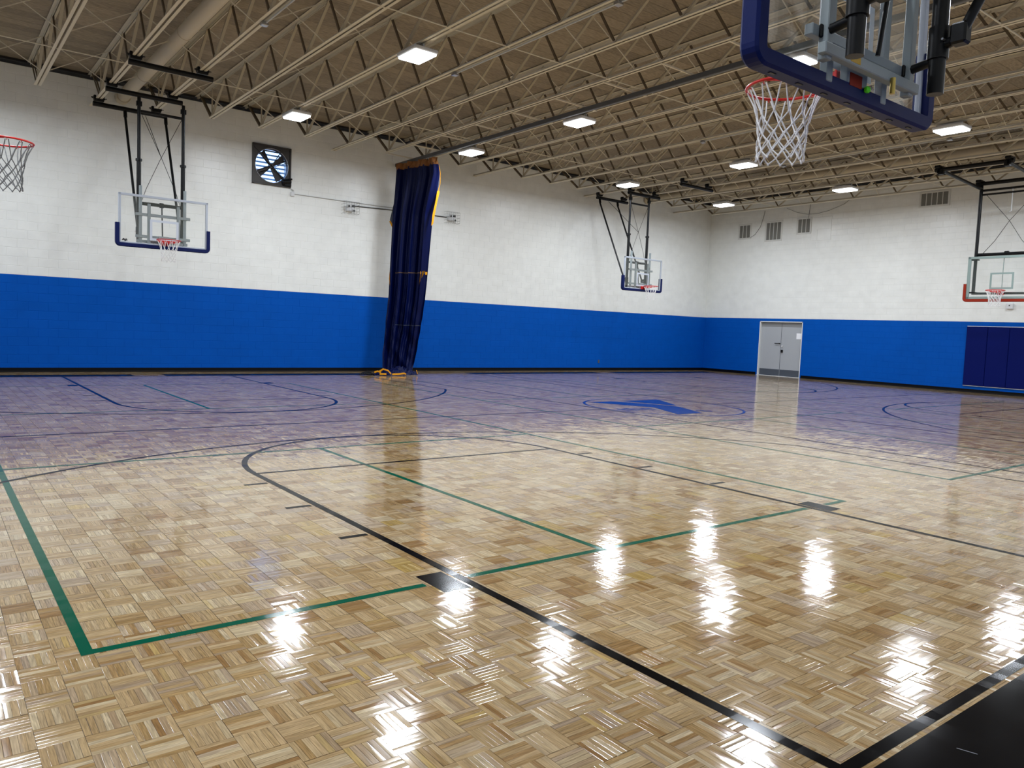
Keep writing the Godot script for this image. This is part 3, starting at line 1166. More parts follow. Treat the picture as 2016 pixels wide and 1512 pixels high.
# local frame: board face at z = 0 looking to +z, floor at y = 0
func hung_hoop(label: String, at: Vector3, turn: float, joists: Array, logo: bool, net_material := "net_white", own_net: Mesh = null) -> Node3D:
	var root := thing("basketball_hoop", label, "basketball hoop", at, turn, "ceiling-hung hoops with blue padding")
	var y0 := 2.93
	var y1 := 4.0
	var hw := 0.915
	# backboard: glass > frame, printed square
	var s := MB.new()
	s.box(Vector3(0, (y0 + y1) / 2, -0.006), Vector3(2 * hw - 0.02, y1 - y0 - 0.02, 0.012))
	var board := put("backboard", s, M.board_glass, root)
	s = MB.new()
	s.cbox(Vector3(0, y1 - 0.025, -0.013), Vector3(2 * hw, 0.05, 0.036), 0.004)
	s.cbox(Vector3(0, y0 + 0.025, -0.013), Vector3(2 * hw, 0.05, 0.036), 0.004)
	for sg in [-1.0, 1.0]:
		s.cbox(Vector3(sg * (hw - 0.025), (y0 + y1) / 2, -0.013), Vector3(0.05, y1 - y0, 0.036), 0.004)
	put("board_frame", s, M.frame_white, board)
	s = MB.new()
	for sg in [-1.0, 1.0]:
		s.box(Vector3(sg * 0.27, 3.275, 0.0012), Vector3(0.05, 0.45, 0.0016))
	s.box(Vector3(0, 3.475, 0.0012), Vector3(0.49, 0.05, 0.0016))
	s.box(Vector3(0, 3.075, 0.0012), Vector3(0.49, 0.05, 0.0016))
	put("target_square", s, M.print_white, board)
	if logo:
		s = MB.new()
		for d in [[-0.05, 0.0, -0.02, 0.045], [-0.02, 0.045, 0.005, 0.0], [0.005, 0.0, 0.03, 0.04], [0.03, 0.04, 0.05, 0.0], [-0.03, 0.012, 0.02, 0.012], [0.0, -0.012, 0.04, 0.012]]:
			s.bar(Vector3(-0.79 + d[0], 3.0 + d[1], 0.001), Vector3(-0.79 + d[2], 3.0 + d[3], 0.001), 0.018, 0.002, Vector3(0.3, 1, 0))
		put("maker_mark", s, M.print_black, board)
	board.transform = Transform3D(Basis(Vector3.RIGHT, 0.014), Vector3(0, 3.46, 0)) * Transform3D(Basis.IDENTITY, Vector3(0, -3.46, 0))
	# blue padding round the lower edge
	s = MB.new()
	var path := u_path(hw, 3.37, y0, 0.045)
	s.sweep_xy(path, [Vector2(-0.030, -0.085), Vector2(0.040, -0.085), Vector2(0.055, -0.070), Vector2(0.055, 0.010), Vector2(0.044, 0.026), Vector2(-0.020, 0.026), Vector2(-0.024, 0.008), Vector2(-0.002, 0.006), Vector2(-0.002, -0.033), Vector2(-0.030, -0.033)])
	var pad := put("edge_padding", s, M.pad_navy, root)
	s = MB.new()
	for k in 7:
		s.box(Vector3(-0.75 + 0.25 * k, 2.8745, -0.03), Vector3(0.05, 0.007, 0.018))
	put("padding_slot", s, M.print_black, pad)
	# grey height adjuster behind the glass
	for sg in [-1.0, 1.0]:
		s = MB.new()
		s.cbox(Vector3(sg * 0.30, 3.38, -0.065), Vector3(0.06, 0.92, 0.05), 0.005)
		put("board_channel", s, M.adjuster_grey, root)
		s = MB.new()
		s.cbox(Vector3(sg * 0.455, 3.60, -0.145), Vector3(0.055, 1.24, 0.055), 0.005)
		put("adjuster_upright", s, M.adjuster_grey, root)
	for d in [[3.60, -0.105, 1.12], [3.13, -0.105, 1.12], [3.03, -0.165, 1.04]]:
		s = MB.new()
		s.cbox(Vector3(0, d[0], d[1]), Vector3(d[2], 0.06, 0.05), 0.005)
		put("adjuster_rail", s, M.adjuster_grey, root)
	s = MB.new()
	s.cbox(Vector3(0, 3.06, -0.06), Vector3(0.22, 0.20, 0.05), 0.006)
	var mount := put("rim_mount", s, M.adjuster_grey, root)
	s = MB.new()
	s.box(Vector3(0.02, 2.985, -0.086), Vector3(0.13, 0.07, 0.004))
	put("mount_tag_red", s, M.pad_red, mount)
	s = MB.new()
	s.cbox(Vector3(-0.085, 2.955, -0.10), Vector3(0.035, 0.035, 0.03), 0.008)
	put("mount_tag_green", s, M.tag_green, mount)
	s = MB.new()
	s.box(Vector3(0.22, 3.03, -0.191), Vector3(0.10, 0.035, 0.002))
	put("warning_sticker", s, M.tag_yellow, mount)
	s = MB.new()
	s.tube([Vector3(-0.18, 3.02, -0.20), Vector3(-0.18, 2.93, -0.20)], 0.016, 8)
	put("adjuster_spring", s, M.brass, mount)
	# black mast
	var pz := -0.315
	for sg in [-1.0, 1.0]:
		s = MB.new()
		s.tube([Vector3(sg * 0.455, 2.96, pz), Vector3(sg * 0.455, 4.78, pz)], 0.046, 14)
		s.tube([Vector3(sg * 0.455, 4.75, pz), Vector3(sg * 0.455, 6.12, pz)], 0.037, 12)
		var post := put("mast_post", s, M.steel_black, root)
		s = MB.new()
		s.tube([Vector3(sg * 0.455, 4.76, pz), Vector3(sg * 0.455, 4.81, pz)], 0.066, 14)
		put("post_collar", s, M.steel_black, post)
		s = MB.new()
		s.tube([Vector3(sg * 0.455, 3.16, pz), Vector3(sg * 0.455, 3.34, pz)], 0.058, 14)
		put("brace_collar", s, M.steel_black, post)
		s = MB.new()
		s.box(Vector3(sg * 0.455, 5.98, pz), Vector3(0.11, 0.10, 0.06))
		put("post_hinge", s, M.steel_black, post)
		s = MB.new()
		for yy in [3.13, 3.60]:
			s.tube([Vector3(sg * 0.455, yy + 0.03, pz), Vector3(sg * 0.455, yy, -0.125)], 0.026, 10)
			s.cbox(Vector3(sg * 0.455, yy, -0.135), Vector3(0.09, 0.07, 0.02), 0.006)
		put("standoff_arm", s, M.steel_black, post)
		s = MB.new()
		s.tube([Vector3(sg * 0.455 - 0.07, 3.25, pz - 0.05), Vector3(sg * 0.455 + 0.07, 3.25, pz - 0.05)], 0.007, 6)
		s.tube([Vector3(sg * 0.455, 4.785, pz - 0.05), Vector3(sg * 0.455, 4.785, pz - 0.10)], 0.008, 6)
		put("bolt", s, M.steel_bolt, post)
		# brace to the rear beam
		s = MB.new()
		s.tube([Vector3(sg * 0.44, 6.05, -1.84), Vector3(sg * 0.44, 3.26, -0.44)], 0.029, 10)
		s.tube([Vector3(sg * 0.44, 6.16, -1.84), Vector3(sg * 0.44, 5.98, -1.80)], 0.040, 10)
		s.cbox(Vector3(sg * 0.44, 3.27, -0.44), Vector3(0.085, 0.12, 0.09), 0.012)
		s.tube([Vector3(sg * 0.455, 3.23, pz), Vector3(sg * 0.44, 3.25, -0.44)], 0.03, 10)
		put("rear_brace", s, M.steel_black, root)
	s = MB.new()
	s.tube([Vector3(-0.455, 5.83, pz), Vector3(0.455, 5.83, pz)], 0.030, 10)
	put("mast_crossbar", s, M.steel_black, root)
	s = MB.new()
	s.tube([Vector3(-0.455, 3.86, pz), Vector3(0.455, 3.86, pz)], 0.038, 12)
	s.tube([Vector3(-0.03, 3.86, pz), Vector3(0.05, 3.86, pz)], 0.055, 12)
	put("mast_crossbar", s, M.steel_black, root)
	s = MB.new()
	s.tube([Vector3(0.01, 3.86, pz + 0.03), Vector3(0.01, 3.10, -0.20)], 0.014, 8)
	put("adjuster_rod", s, M.steel_black, root)
	for sg in [-1.0, 1.0]:
		s = MB.new()
		s.tube([Vector3(sg * 0.42, 5.80, pz), Vector3(-sg * 0.02, 4.86, pz), Vector3(-sg * 0.30, 4.2, pz), Vector3(-sg * 0.40, 3.90, pz)], 0.006, 6)
		put("brace_cable", s, M.steel_black, root)
	s = MB.new()
	s.tube([Vector3(0.0, 6.1, -1.84), Vector3(0.0, 4.9, pz)], 0.007, 6)
	put("hoist_cable", s, M.steel_black, root)
	# beams clamped to the joists
	for zz in [pz, -1.84]:
		beam(root, joists, Vector3(0, 6.165, zz))
	rim_parts(root, 0.385, 3.05, net_material, own_net)
	return root

# a black round beam across two joists with clamps
func beam(root: Node3D, j: Array, at: Vector3) -> void:
	var s := MB.new()
	s.tube([Vector3(j[0] - 0.12, at.y, at.z), Vector3(j[1] + 0.20, at.y, at.z)], 0.052, 14)
	var b := put("support_beam", s, M.steel_black, root)
	for x in j:
		s = MB.new()
		s.cbox(Vector3(x, 6.25, at.z), Vector3(0.20, 0.05, 0.13), 0.008)
		s.cbox(Vector3(x - 0.085, 6.305, at.z), Vector3(0.05, 0.09, 0.13), 0.008)
		s.cbox(Vector3(x + 0.085, 6.305, at.z), Vector3(0.05, 0.09, 0.13), 0.008)
		s.tube([Vector3(x - 0.16, 6.30, at.z + 0.03), Vector3(x + 0.16, 6.30, at.z + 0.03)], 0.009, 6)
		s.tube([Vector3(x - 0.14, 6.30, at.z - 0.04), Vector3(x + 0.14, 6.30, at.z - 0.04)], 0.009, 6)
		put("joist_clamp", s, M.steel_black, b)

func build_hoops() -> void:
	var jl := [joist_x(-1), joist_x(0)]
	var jr := [joist_x(12), joist_x(13)]
	hung_hoop("glass basketball hoop with blue padding left of the exhaust fan, facing the court", Vector3(-0.03, 0, -16.81), 0.0, [jl[0] + 0.03, jl[1] + 0.03], true)
	hung_hoop("glass basketball hoop with blue padding between the curtain and the room corner", Vector3(15.2, 0, -16.81), 0.0, [jr[0] - 15.2, jr[1] - 15.2], true)
	hung_hoop("large glass basketball hoop with blue padding overhead, seen from behind its mast", Vector3(0.03, -0.035, -1.155), PI, [0.03 - jl[1], 0.03 - jl[0]], false, "net_white", net_mesh(9, -0.05))
	var lh := hung_hoop("basketball hoop with grey net, only its red rim showing beside the left block wall", Vector3(-4.005, 0, -7.6), PI / 2, [-1.0, 1.0], false, "net_grey")
	lh.set_meta("group", "main court hoops")
	# loose front beams of the two far hoops
	for d in [[-0.03, jl, "black steel beam clamped under two joists near the duct, left hoop"], [15.2, jr, "black steel beam clamped under two joists before the far right hoop"]]:
		var t := thing("hanger_beam", d[2], "beam", Vector3(d[0], 0, -14.86), 0.0, "loose hanger beams")
		beam(t, [d[1][0] - d[0], d[1][1] - d[0]], Vector3(0, 6.165, 0))
	end_hoop()

# hoop on the right wall: wider frame, brick-red padding
func end_hoop() -> void:
	var root := thing("basketball_hoop", "glass basketball hoop with brick-red padding and wide black mast above the wall pads", "basketball hoop", Vector3(20.0, 0, -7.58), -PI / 2, "main court hoops")
	var y0 := 2.83
	var y1 := 4.05
	var hw := 0.915
	var s := MB.new()
	s.box(Vector3(0, (y0 + y1) / 2, -0.006), Vector3(2 * hw - 0.02, y1 - y0 - 0.02, 0.012))
	var board := put("backboard", s, M.board_glass, root)
	s = MB.new()
	for yy in [y1 - 0.035, y0 + 0.035]:
		s.cbox(Vector3(0, yy, -0.012), Vector3(2 * hw, 0.07, 0.04), 0.004)
	for sg in [-1.0, 1.0]:
		s.cbox(Vector3(sg * (hw - 0.04), (y0 + y1) / 2, -0.012), Vector3(0.08, y1 - y0, 0.04), 0.004)
	put("board_frame", s, M.frame_green_grey, board)
	s = MB.new()
	for sg in [-1.0, 1.0]:
		s.box(Vector3(sg * 0.28, 3.34, 0.0012), Vector3(0.05, 0.47, 0.0016))
	s.box(Vector3(0, 3.55, 0.0012), Vector3(0.51, 0.05, 0.0016))
	s.box(Vector3(0, 3.13, 0.0012), Vector3(0.51, 0.05, 0.0016))
	put("target_square", s, M.frame_green_grey, board)
	s = MB.new()
	board.transform = Transform3D(Basis(Vector3.RIGHT, 0.014), Vector3(0, 3.44, 0)) * Transform3D(Basis.IDENTITY, Vector3(0, -3.44, 0))
	s.sweep_xy(u_path(hw, 3.27, y0, 0.02), [Vector2(-0.02, -0.06), Vector2(0.07, -0.06), Vector2(0.08, -0.05), Vector2(0.08, 0.010), Vector2(0.07, 0.018), Vector2(0.002, 0.018), Vector2(0.002, -0.034), Vector2(-0.02, -0.034)])
	put("edge_padding", s, M.pad_red, root)
	var pz := -0.20
	for sg in [-1.0, 1.0]:
		s = MB.new()
		s.tube([Vector3(sg * 0.80, 2.97, pz), Vector3(sg * 0.80, 6.13, pz)], 0.045, 12)
		var post := put("mast_post", s, M.steel_black, root)
		s = MB.new()
		for yy in [3.02, 3.97]:
			s.cbox(Vector3(sg * 0.78, yy, -0.09), Vector3(0.20, 0.04, 0.18), 0.008)
		put("standoff_arm", s, M.steel_black, post)
		s = MB.new()
		s.tube([Vector3(sg * 0.80, 6.02, pz), Vector3(sg * 0.80, 6.16, 2.42)], 0.045, 12)
		s.cbox(Vector3(sg * 0.80, 6.12, 2.42), Vector3(0.13, 0.16, 0.13), 0.012)
		put("front_brace", s, M.steel_black, root)
	for d in [[5.97, 0.034], [5.85, 0.028], [4.12, 0.045], [3.0, 0.034]]:
		s = MB.new()
		s.tube([Vector3(-0.80, d[0], pz), Vector3(0.80, d[0], pz)], d[1], 12)
		if d[0] == 4.12:
			s.tube([Vector3(-0.05, 4.14, pz), Vector3(0.05, 4.14, pz)], 0.06, 12)
		put("mast_crossbar", s, M.steel_black, root)
	for sg in [-1.0, 1.0]:
		s = MB.new()
		s.tube([Vector3(sg * 0.66, 5.85, pz), Vector3(0, 5.05, pz), Vector3(-sg * 0.34, 4.5, pz), Vector3(-sg * 0.62, 4.16, pz)], 0.008, 6)
		put("brace_cable", s, M.conduit_dark, root)
		s = MB.new()
		s.tube([Vector3(sg * 0.78, 3.02, pz + 0.08), Vector3(sg * 0.28, 2.99, -0.05)], 0.020, 8)
		put("lower_stay", s, M.steel_black, root)
	s = MB.new()
	s.tube([Vector3(0, 4.05, -0.05), Vector3(0, 3.1, -0.05)], 0.010, 6)
	put("centre_rod", s, M.frame_green_grey, root)
	s = MB.new()
	s.tube([Vector3(0.02, 6.0, pz), Vector3(0.02, 5.32, pz), Vector3(-0.03, 5.30, pz)], 0.014, 8)
	put("crank_hook", s, M.conduit, root)
	for zz in [pz, 2.42]:
		s = MB.new()
		s.tube([Vector3(-0.95, 6.17, zz), Vector3(0.95, 6.17, zz)], 0.055, 14)
		var b := put("support_beam", s, M.steel_black, root)
		s = MB.new()
		for x in [-0.85, 0.85]:
			s.cbox(Vector3(x, 6.24, zz), Vector3(0.14, 0.07, 0.30), 0.01)
			s.cbox(Vector3(x, 6.16, zz), Vector3(0.09, 0.16, 0.13), 0.01)
		put("joist_clamp", s, M.steel_black, b)
	rim_parts(root, 0.385, 3.05, "net_white")

# ---------------------------------------------------------------- divider curtain
func lerp_path(keys: Array, y: float) -> Vector3:      # keys sorted from top to bottom
	for k in keys.size() - 1:
		var a: Vector3 = keys[k]
		var b: Vector3 = keys[k + 1]
		if y <= a.y and y >= b.y:
			var t := (a.y - y) / maxf(a.y - b.y, 1e-5)
			return a.lerp(b, t)
	return keys[0] if y > keys[0].y else keys[keys.size() - 1]

const C_NEAR := [Vector3(7.20, 6.10, -17.25), Vector3(7.30, 5.70, -17.32), Vector3(7.28, 5.20, -17.45), Vector3(7.28, 4.60, -17.66), Vector3(7.30, 3.00, -17.85), Vector3(7.30, 2.17, -17.94), Vector3(7.24, 1.13, -18.06), Vector3(7.08, 0.18, -18.10), Vector3(7.0, 0.02, -18.05)]
const C_FAR := [Vector3(6.90, 6.10, -18.98), Vector3(6.84, 5.20, -18.92), Vector3(6.76, 4.20, -18.9), Vector3(6.73, 3.46, -18.9), Vector3(6.66, 2.30, -18.85), Vector3(6.50, 0.80, -18.75), Vector3(6.34, 0.25, -18.55), Vector3(6.2, 0.02, -18.4)]

func cloth_point(u: float, y: float, off := 0.0) -> Vector3:
	var a := lerp_path(C_FAR, y)
	var b := lerp_path(C_NEAR, y)
	var p := a.lerp(b, u)
	var t := (b - a).normalized()
	var nn := Vector3(-t.z, 0, t.x).normalized()      # towards the photographer
	if nn.dot(Vector3(CAM.x - p.x, 0, CAM.z - p.z)) < 0:
		nn = -nn
	var low := clampf((2.6 - y) / 2.6, 0.0, 1.0)
	var amp := lerpf(0.085, 0.05, clampf((y - 4.8) / 1.3, 0.0, 1.0))
	var ph := u * TAU * 3.6 + 0.7 * sin(y * 0.55) + low * 1.6
	var fold := amp * (sin(ph) + 0.45 * sin(ph * 2.3 + 1.3 + y * 0.25) + 0.22 * sin(ph * 5.1 + 0.4))
	fold += low * low * 0.10 * sin(u * 9.0 + y * 4.5) + low * 0.03 * sin(y * 13.0 + u * 14.0)
	fold += low * low * 0.16 * (1.0 - u)
	p += nn * (fold + off + 0.06)
	p.y = y + (low * low * 0.02 * sin(u * 21.0))
	return p

func cloth_sheet(y_top: float, y_bot: float, nu: int, nv: int, off := 0.0, u0 := 0.0, u1 := 1.0, gather := 0.0) -> MB:
	var s := MB.new()
	var g := []
	for j in nv + 1:
		var row := []
		for i in nu + 1:
			var u := lerpf(u0, u1, float(i) / nu)
			var y := lerpf(y_top, y_bot, float(j) / nv)
			row.append(cloth_point(u, y, off + gather * sin(u * 75.0 + j * 0.7)))
		g.append(row)
	var id := []
	for j in nv + 1:
		var row := []
		for i in nu + 1:
			var du: Vector3 = g[j][min(i + 1, nu)] - g[j][max(i - 1, 0)]
			var dv: Vector3 = g[max(j - 1, 0)][i] - g[min(j + 1, nv)][i]
			row.append(s.vert(g[j][i], du.cross(dv).normalized()))
		id.append(row)
	for j in nv:
		for i in nu:
			s.tri_i(id[j + 1][i], id[j + 1][i + 1], id[j][i + 1]); s.tri_i(id[j + 1][i], id[j][i + 1], id[j][i])
	return s

func flap(pts: Array, thick: float) -> MB:      # a flat piece of cloth with a little thickness
	var s := MB.new()
	var o := Vector3(thick, 0, thick * 0.5)
	for k in range(1, pts.size() - 1):
		s.tri(pts[0], pts[k], pts[k + 1])
		s.tri(pts[0] + o, pts[k + 1] + o, pts[k] + o)
	return s

func build_curtain() -> void:
	var root := thing("divider_curtain", "tall navy divider curtain gathered at the far wall with gold trim", "curtain")
	put("upper_cloth", cloth_sheet(5.98, 2.95, 150, 60), M.cloth_navy, root)
	put("lower_cloth", cloth_sheet(2.95, 0.02, 150, 90), M.cloth_navy, root)
	put("header_gather", cloth_sheet(6.12, 5.94, 220, 6, 0.012, 0.0, 1.0, 0.02), M.cloth_header, root)
	put("seam_tape", cloth_sheet(2.955, 2.930, 150, 1, 0.006, 0.12, 1.0), M.cloth_seam, root)
	put("lower_seam", cloth_sheet(1.43, 1.415, 120, 1, 0.005, 0.3, 1.0), M.cloth_mesh, root)
	# mesh panel turned out past the near edge, with its gold border
	var z := -17.5
	put("mesh_flap", flap([Vector3(7.30, 6.06, z), Vector3(7.22, 5.59, z), Vector3(7.22, 5.20, z + 0.02), Vector3(7.36, 5.24, z), Vector3(7.42, 5.48, z), Vector3(7.41, 5.79, z), Vector3(7.36, 5.93, z)], 0.004), M.cloth_mesh, root)
	var edge := MB.new()
	edge.tube([Vector3(7.31, 6.09, z), Vector3(7.375, 5.92, z), Vector3(7.42, 5.79, z), Vector3(7.43, 5.48, z), Vector3(7.38, 5.26, z)], 0.012, 6)
	put("gold_piping", edge, M.cloth_gold, root)
	put("gold_trim", flap([Vector3(7.31, 5.24, z + 0.05), Vector3(7.26, 4.94, z + 0.05), Vector3(7.18, 4.56, z + 0.05), Vector3(7.155, 4.25, z + 0.05), Vector3(7.21, 4.31, z + 0.05), Vector3(7.25, 4.56, z + 0.05), Vector3(7.32, 4.94, z + 0.05), Vector3(7.39, 5.25, z + 0.05)], 0.006), M.cloth_gold, root)
	# panel hanging out at the wall side
	z = -19.1
	put("mesh_flap", flap([Vector3(6.99, 5.6, z), Vector3(6.86, 5.06, z), Vector3(6.80, 4.77, z), Vector3(6.73, 4.52, z), Vector3(6.735, 4.43, z), Vector3(6.88, 4.22, z), Vector3(7.05, 4.3, z), Vector3(7.05, 5.5, z)], 0.004), M.cloth_mesh, root)
	edge = MB.new()
	edge.bar(Vector3(6.725, 4.47, z + 0.01), Vector3(6.89, 4.20, z + 0.01), 0.05, 0.008, Vector3(1, 0.6, 0))
	put("gold_trim", edge, M.cloth_gold, root)
	edge = MB.new()
	var wedge := [cloth_point(0.0, 3.02, 0.02), cloth_point(0.0, 2.75, 0.02), cloth_point(0.055, 2.55, 0.02), cloth_point(0.045, 2.78, 0.02)]
	edge.quad(wedge[0], wedge[1], wedge[2], wedge[3])
	wedge = [cloth_point(0.90, 2.98, 0.02), cloth_point(0.87, 2.60, 0.02), cloth_point(0.90, 2.68, 0.02), cloth_point(0.965, 3.0, 0.02)]
	edge.quad(wedge[0], wedge[1], wedge[2], wedge[3])
	wedge = [cloth_point(0.90, 2.90, 0.025), cloth_point(0.99, 2.90, 0.025), cloth_point(0.99, 2.98, 0.025), cloth_point(0.90, 2.98, 0.025)]
	edge.quad(wedge[0], wedge[1], wedge[2], wedge[3])
	put("gold_trim", edge, M.cloth_gold, root)
	# cloth pooled on the floor
	var n := FastNoiseLite.new()
	n.seed = 4
	n.frequency = 1.9
	var s := MB.new()
	var nu := 80
	var nv := 24
	var g := []
	for j in nv + 1:
		var row := []
		for i in nu + 1:
			var u := float(i) / nu
			var w := float(j) / nv
			var c := Vector3(5.55, 0, -17.98).lerp(Vector3(7.15, 0, -18.05), u)
			var spread := lerpf(0.10, 0.30, sin(PI * clampf(u * 0.9 + 0.1, 0, 1)))
			var h := lerpf(0.06, 0.26, smoothstep(0.15, 0.6, u)) * (1.0 - 0.6 * smoothstep(0.8, 1.0, u))
			var y := h * pow(sin(PI * w), 0.8) * (0.72 + 0.5 * n.get_noise_2d(u * 5.0, w * 1.4)) * smoothstep(0.0, 0.08, u)
			row.append(Vector3(c.x + 0.05 * n.get_noise_2d(w * 3.0, u * 6.0), maxf(y, 0.002), c.z + (w - 0.5) * 2.0 * spread + 0.06 * n.get_noise_2d(u * 7.0, 3.0)))
		g.append(row)
	var id := []
	for j in nv + 1:
		var row := []
		for i in nu + 1:
			var du: Vector3 = g[j][min(i + 1, nu)] - g[j][max(i - 1, 0)]
			var dv: Vector3 = g[min(j + 1, nv)][i] - g[max(j - 1, 0)][i]
			row.append(s.vert(g[j][i], dv.cross(du).normalized()))
		id.append(row)
	for j in nv:
		for i in nu:
			s.tri_i(id[j + 1][i], id[j + 1][i + 1], id[j][i + 1]); s.tri_i(id[j + 1][i], id[j][i + 1], id[j][i])
	put("pooled_hem", s, M.cloth_navy, root)
	for d in [[Vector3(5.84, 0.10, -17.80), Vector3(5.93, 0.16, -17.76), Vector3(6.03, 0.13, -17.66), Vector3(6.09, 0.04, -17.60)], [Vector3(5.70, 0.07, -17.84), Vector3(5.78, 0.10, -17.80), Vector3(5.84, 0.07, -17.72)],
			[Vector3(6.12, 0.03, -17.58), Vector3(6.35, 0.035, -17.60), Vector3(6.52, 0.05, -17.62), Vector3(6.60, 0.03, -17.66)], [Vector3(6.98, 0.12, -17.72), Vector3(7.0, 0.04, -17.70)], [Vector3(5.80, 0.03, -17.72), Vector3(5.98, 0.03, -17.66)]]:
		s = MB.new()
		for off in [0.0, 0.018, 0.036]:
			var q := []
			for p in d:
				q.append(p + Vector3(0, off * 0.8, -off * 0.4))
			s.tube(q, 0.010, 6)
		put("gold_hem_tape", s, M.cloth_gold, root)
	s = MB.new()
	for k in 5:
		s.tube([Vector3(5.32 + 0.05 * k, 0.02, -17.95 + 0.02 * k), Vector3(5.40 + 0.04 * k, 0.07 + 0.012 * k, -17.98), Vector3(5.52 + 0.04 * k, 0.02, -17.9 + 0.03 * k)], 0.016, 6)
	put("tie_strap", s, M.steel_black, root)
	# track
	var tr := thing("curtain_track", "dark grey curtain track hung from the joists across the gym", "track", Vector3(7.1, 6.2, 0))
	s = MB.new()
	s.cbox(Vector3(0, 0, (Z0 + 0.05 + Z1 - 0.05) / 2), Vector3(0.07, 0.10, Z1 - Z0 - 0.1), 0.01)
	put("track_rail", s, M.track_steel, tr)
	var st := MB.new()
	st.bar(Vector3(-0.84, 0.09, 0), Vector3(0.40, 0.075, 0), 0.04, 0.03)
	var strut := st.mesh()
	var hk := MB.new()
	hk.tube([Vector3(0, 0.02, 0), Vector3(-0.02, -0.01, 0.01), Vector3(0, -0.04, 0.0)], 0.009, 6)
	var hook := hk.mesh()
	for k in 14:
		obj("track_strut", strut, M.joist_paint, tr).position = Vector3(0, 0, -18.6 + 1.47 * k)
	for k in 16:
		obj("curtain_hook", hook, M.steel_black, root).position = Vector3(6.98 + 0.012 * k, 6.125, -18.9 + 0.1 * k)

# ---------------------------------------------------------------- ducts
func build_ducts() -> void:
	for d in [[-0.38, "round cream duct running between the joists beside the left hoop", -19.3], [18.1, "round cream duct running between the joists near the right wall", -19.3]]:
		var root := thing("round_duct", d[1], "duct", Vector3(d[0], 6.62, 0), 0.0, "ducts under the roof")
		var s := MB.new()
		s.tube([Vector3(0, 0, d[2]), Vector3(0, 0, 1.3)], 0.135, 24)
		put("duct_tube", s, M.duct_paint, root)
		for k in 6:
			s = MB.new()
			var z := -17.2 + 3.3 * k
			s.tube([Vector3(0, 0, z - 0.02), Vector3(0, 0, z + 0.02)], 0.145, 24)
			s.tube([Vector3(0, 0.14, z), Vector3(0, 0.42, z)], 0.006, 6)
			put("duct_strap", s, M.duct_paint, root)
		s = MB.new()
		s.tube([Vector3(0, 0, d[2] - 0.20), Vector3(0, 0, d[2] + 0.03)], 0.16, 24)
		put("wall_collar", s, M.duct_paint, root)

	# galvanised conduit runs clipped to the joists' bottom chords
	for d in [[0, -11.42, 1.3, "galvanised conduit with a box along the joist right of the left duct"], [3, -11.3, 1.3, "galvanised conduit with two boxes along the joist between lights and curtain track"],
			[9, -11.2, 1.3, "galvanised conduit with a box along a joist right of the curtain track"], [12, -11.3, 1.3, "galvanised conduit with boxes along the joist that holds the far right hoop"]]:
		var c := thing("ceiling_conduit", d[3], "conduit", Vector3(joist_x(d[0]), 6.27, 0), 0.0, "conduits along the joists")
		var s := MB.new()
		s.tube([Vector3(0.045, -0.008, d[1]), Vector3(0.045, -0.008, d[2])], 0.013, 8)
		put("conduit_tube", s, M.conduit, c)
		s = MB.new()
		s.cbox(Vector3(0.03, -0.025, d[1] - 0.05), Vector3(0.11, 0.05, 0.11), 0.008)
		put("outlet_box", s, M.steel_bolt, c)
		if d[0] == 3 or d[0] == 12:
			s = MB.new()
			s.cbox(Vector3(0.03, -0.025, -7.0), Vector3(0.11, 0.05, 0.11), 0.008)
			put("outlet_box", s, M.steel_bolt, c)

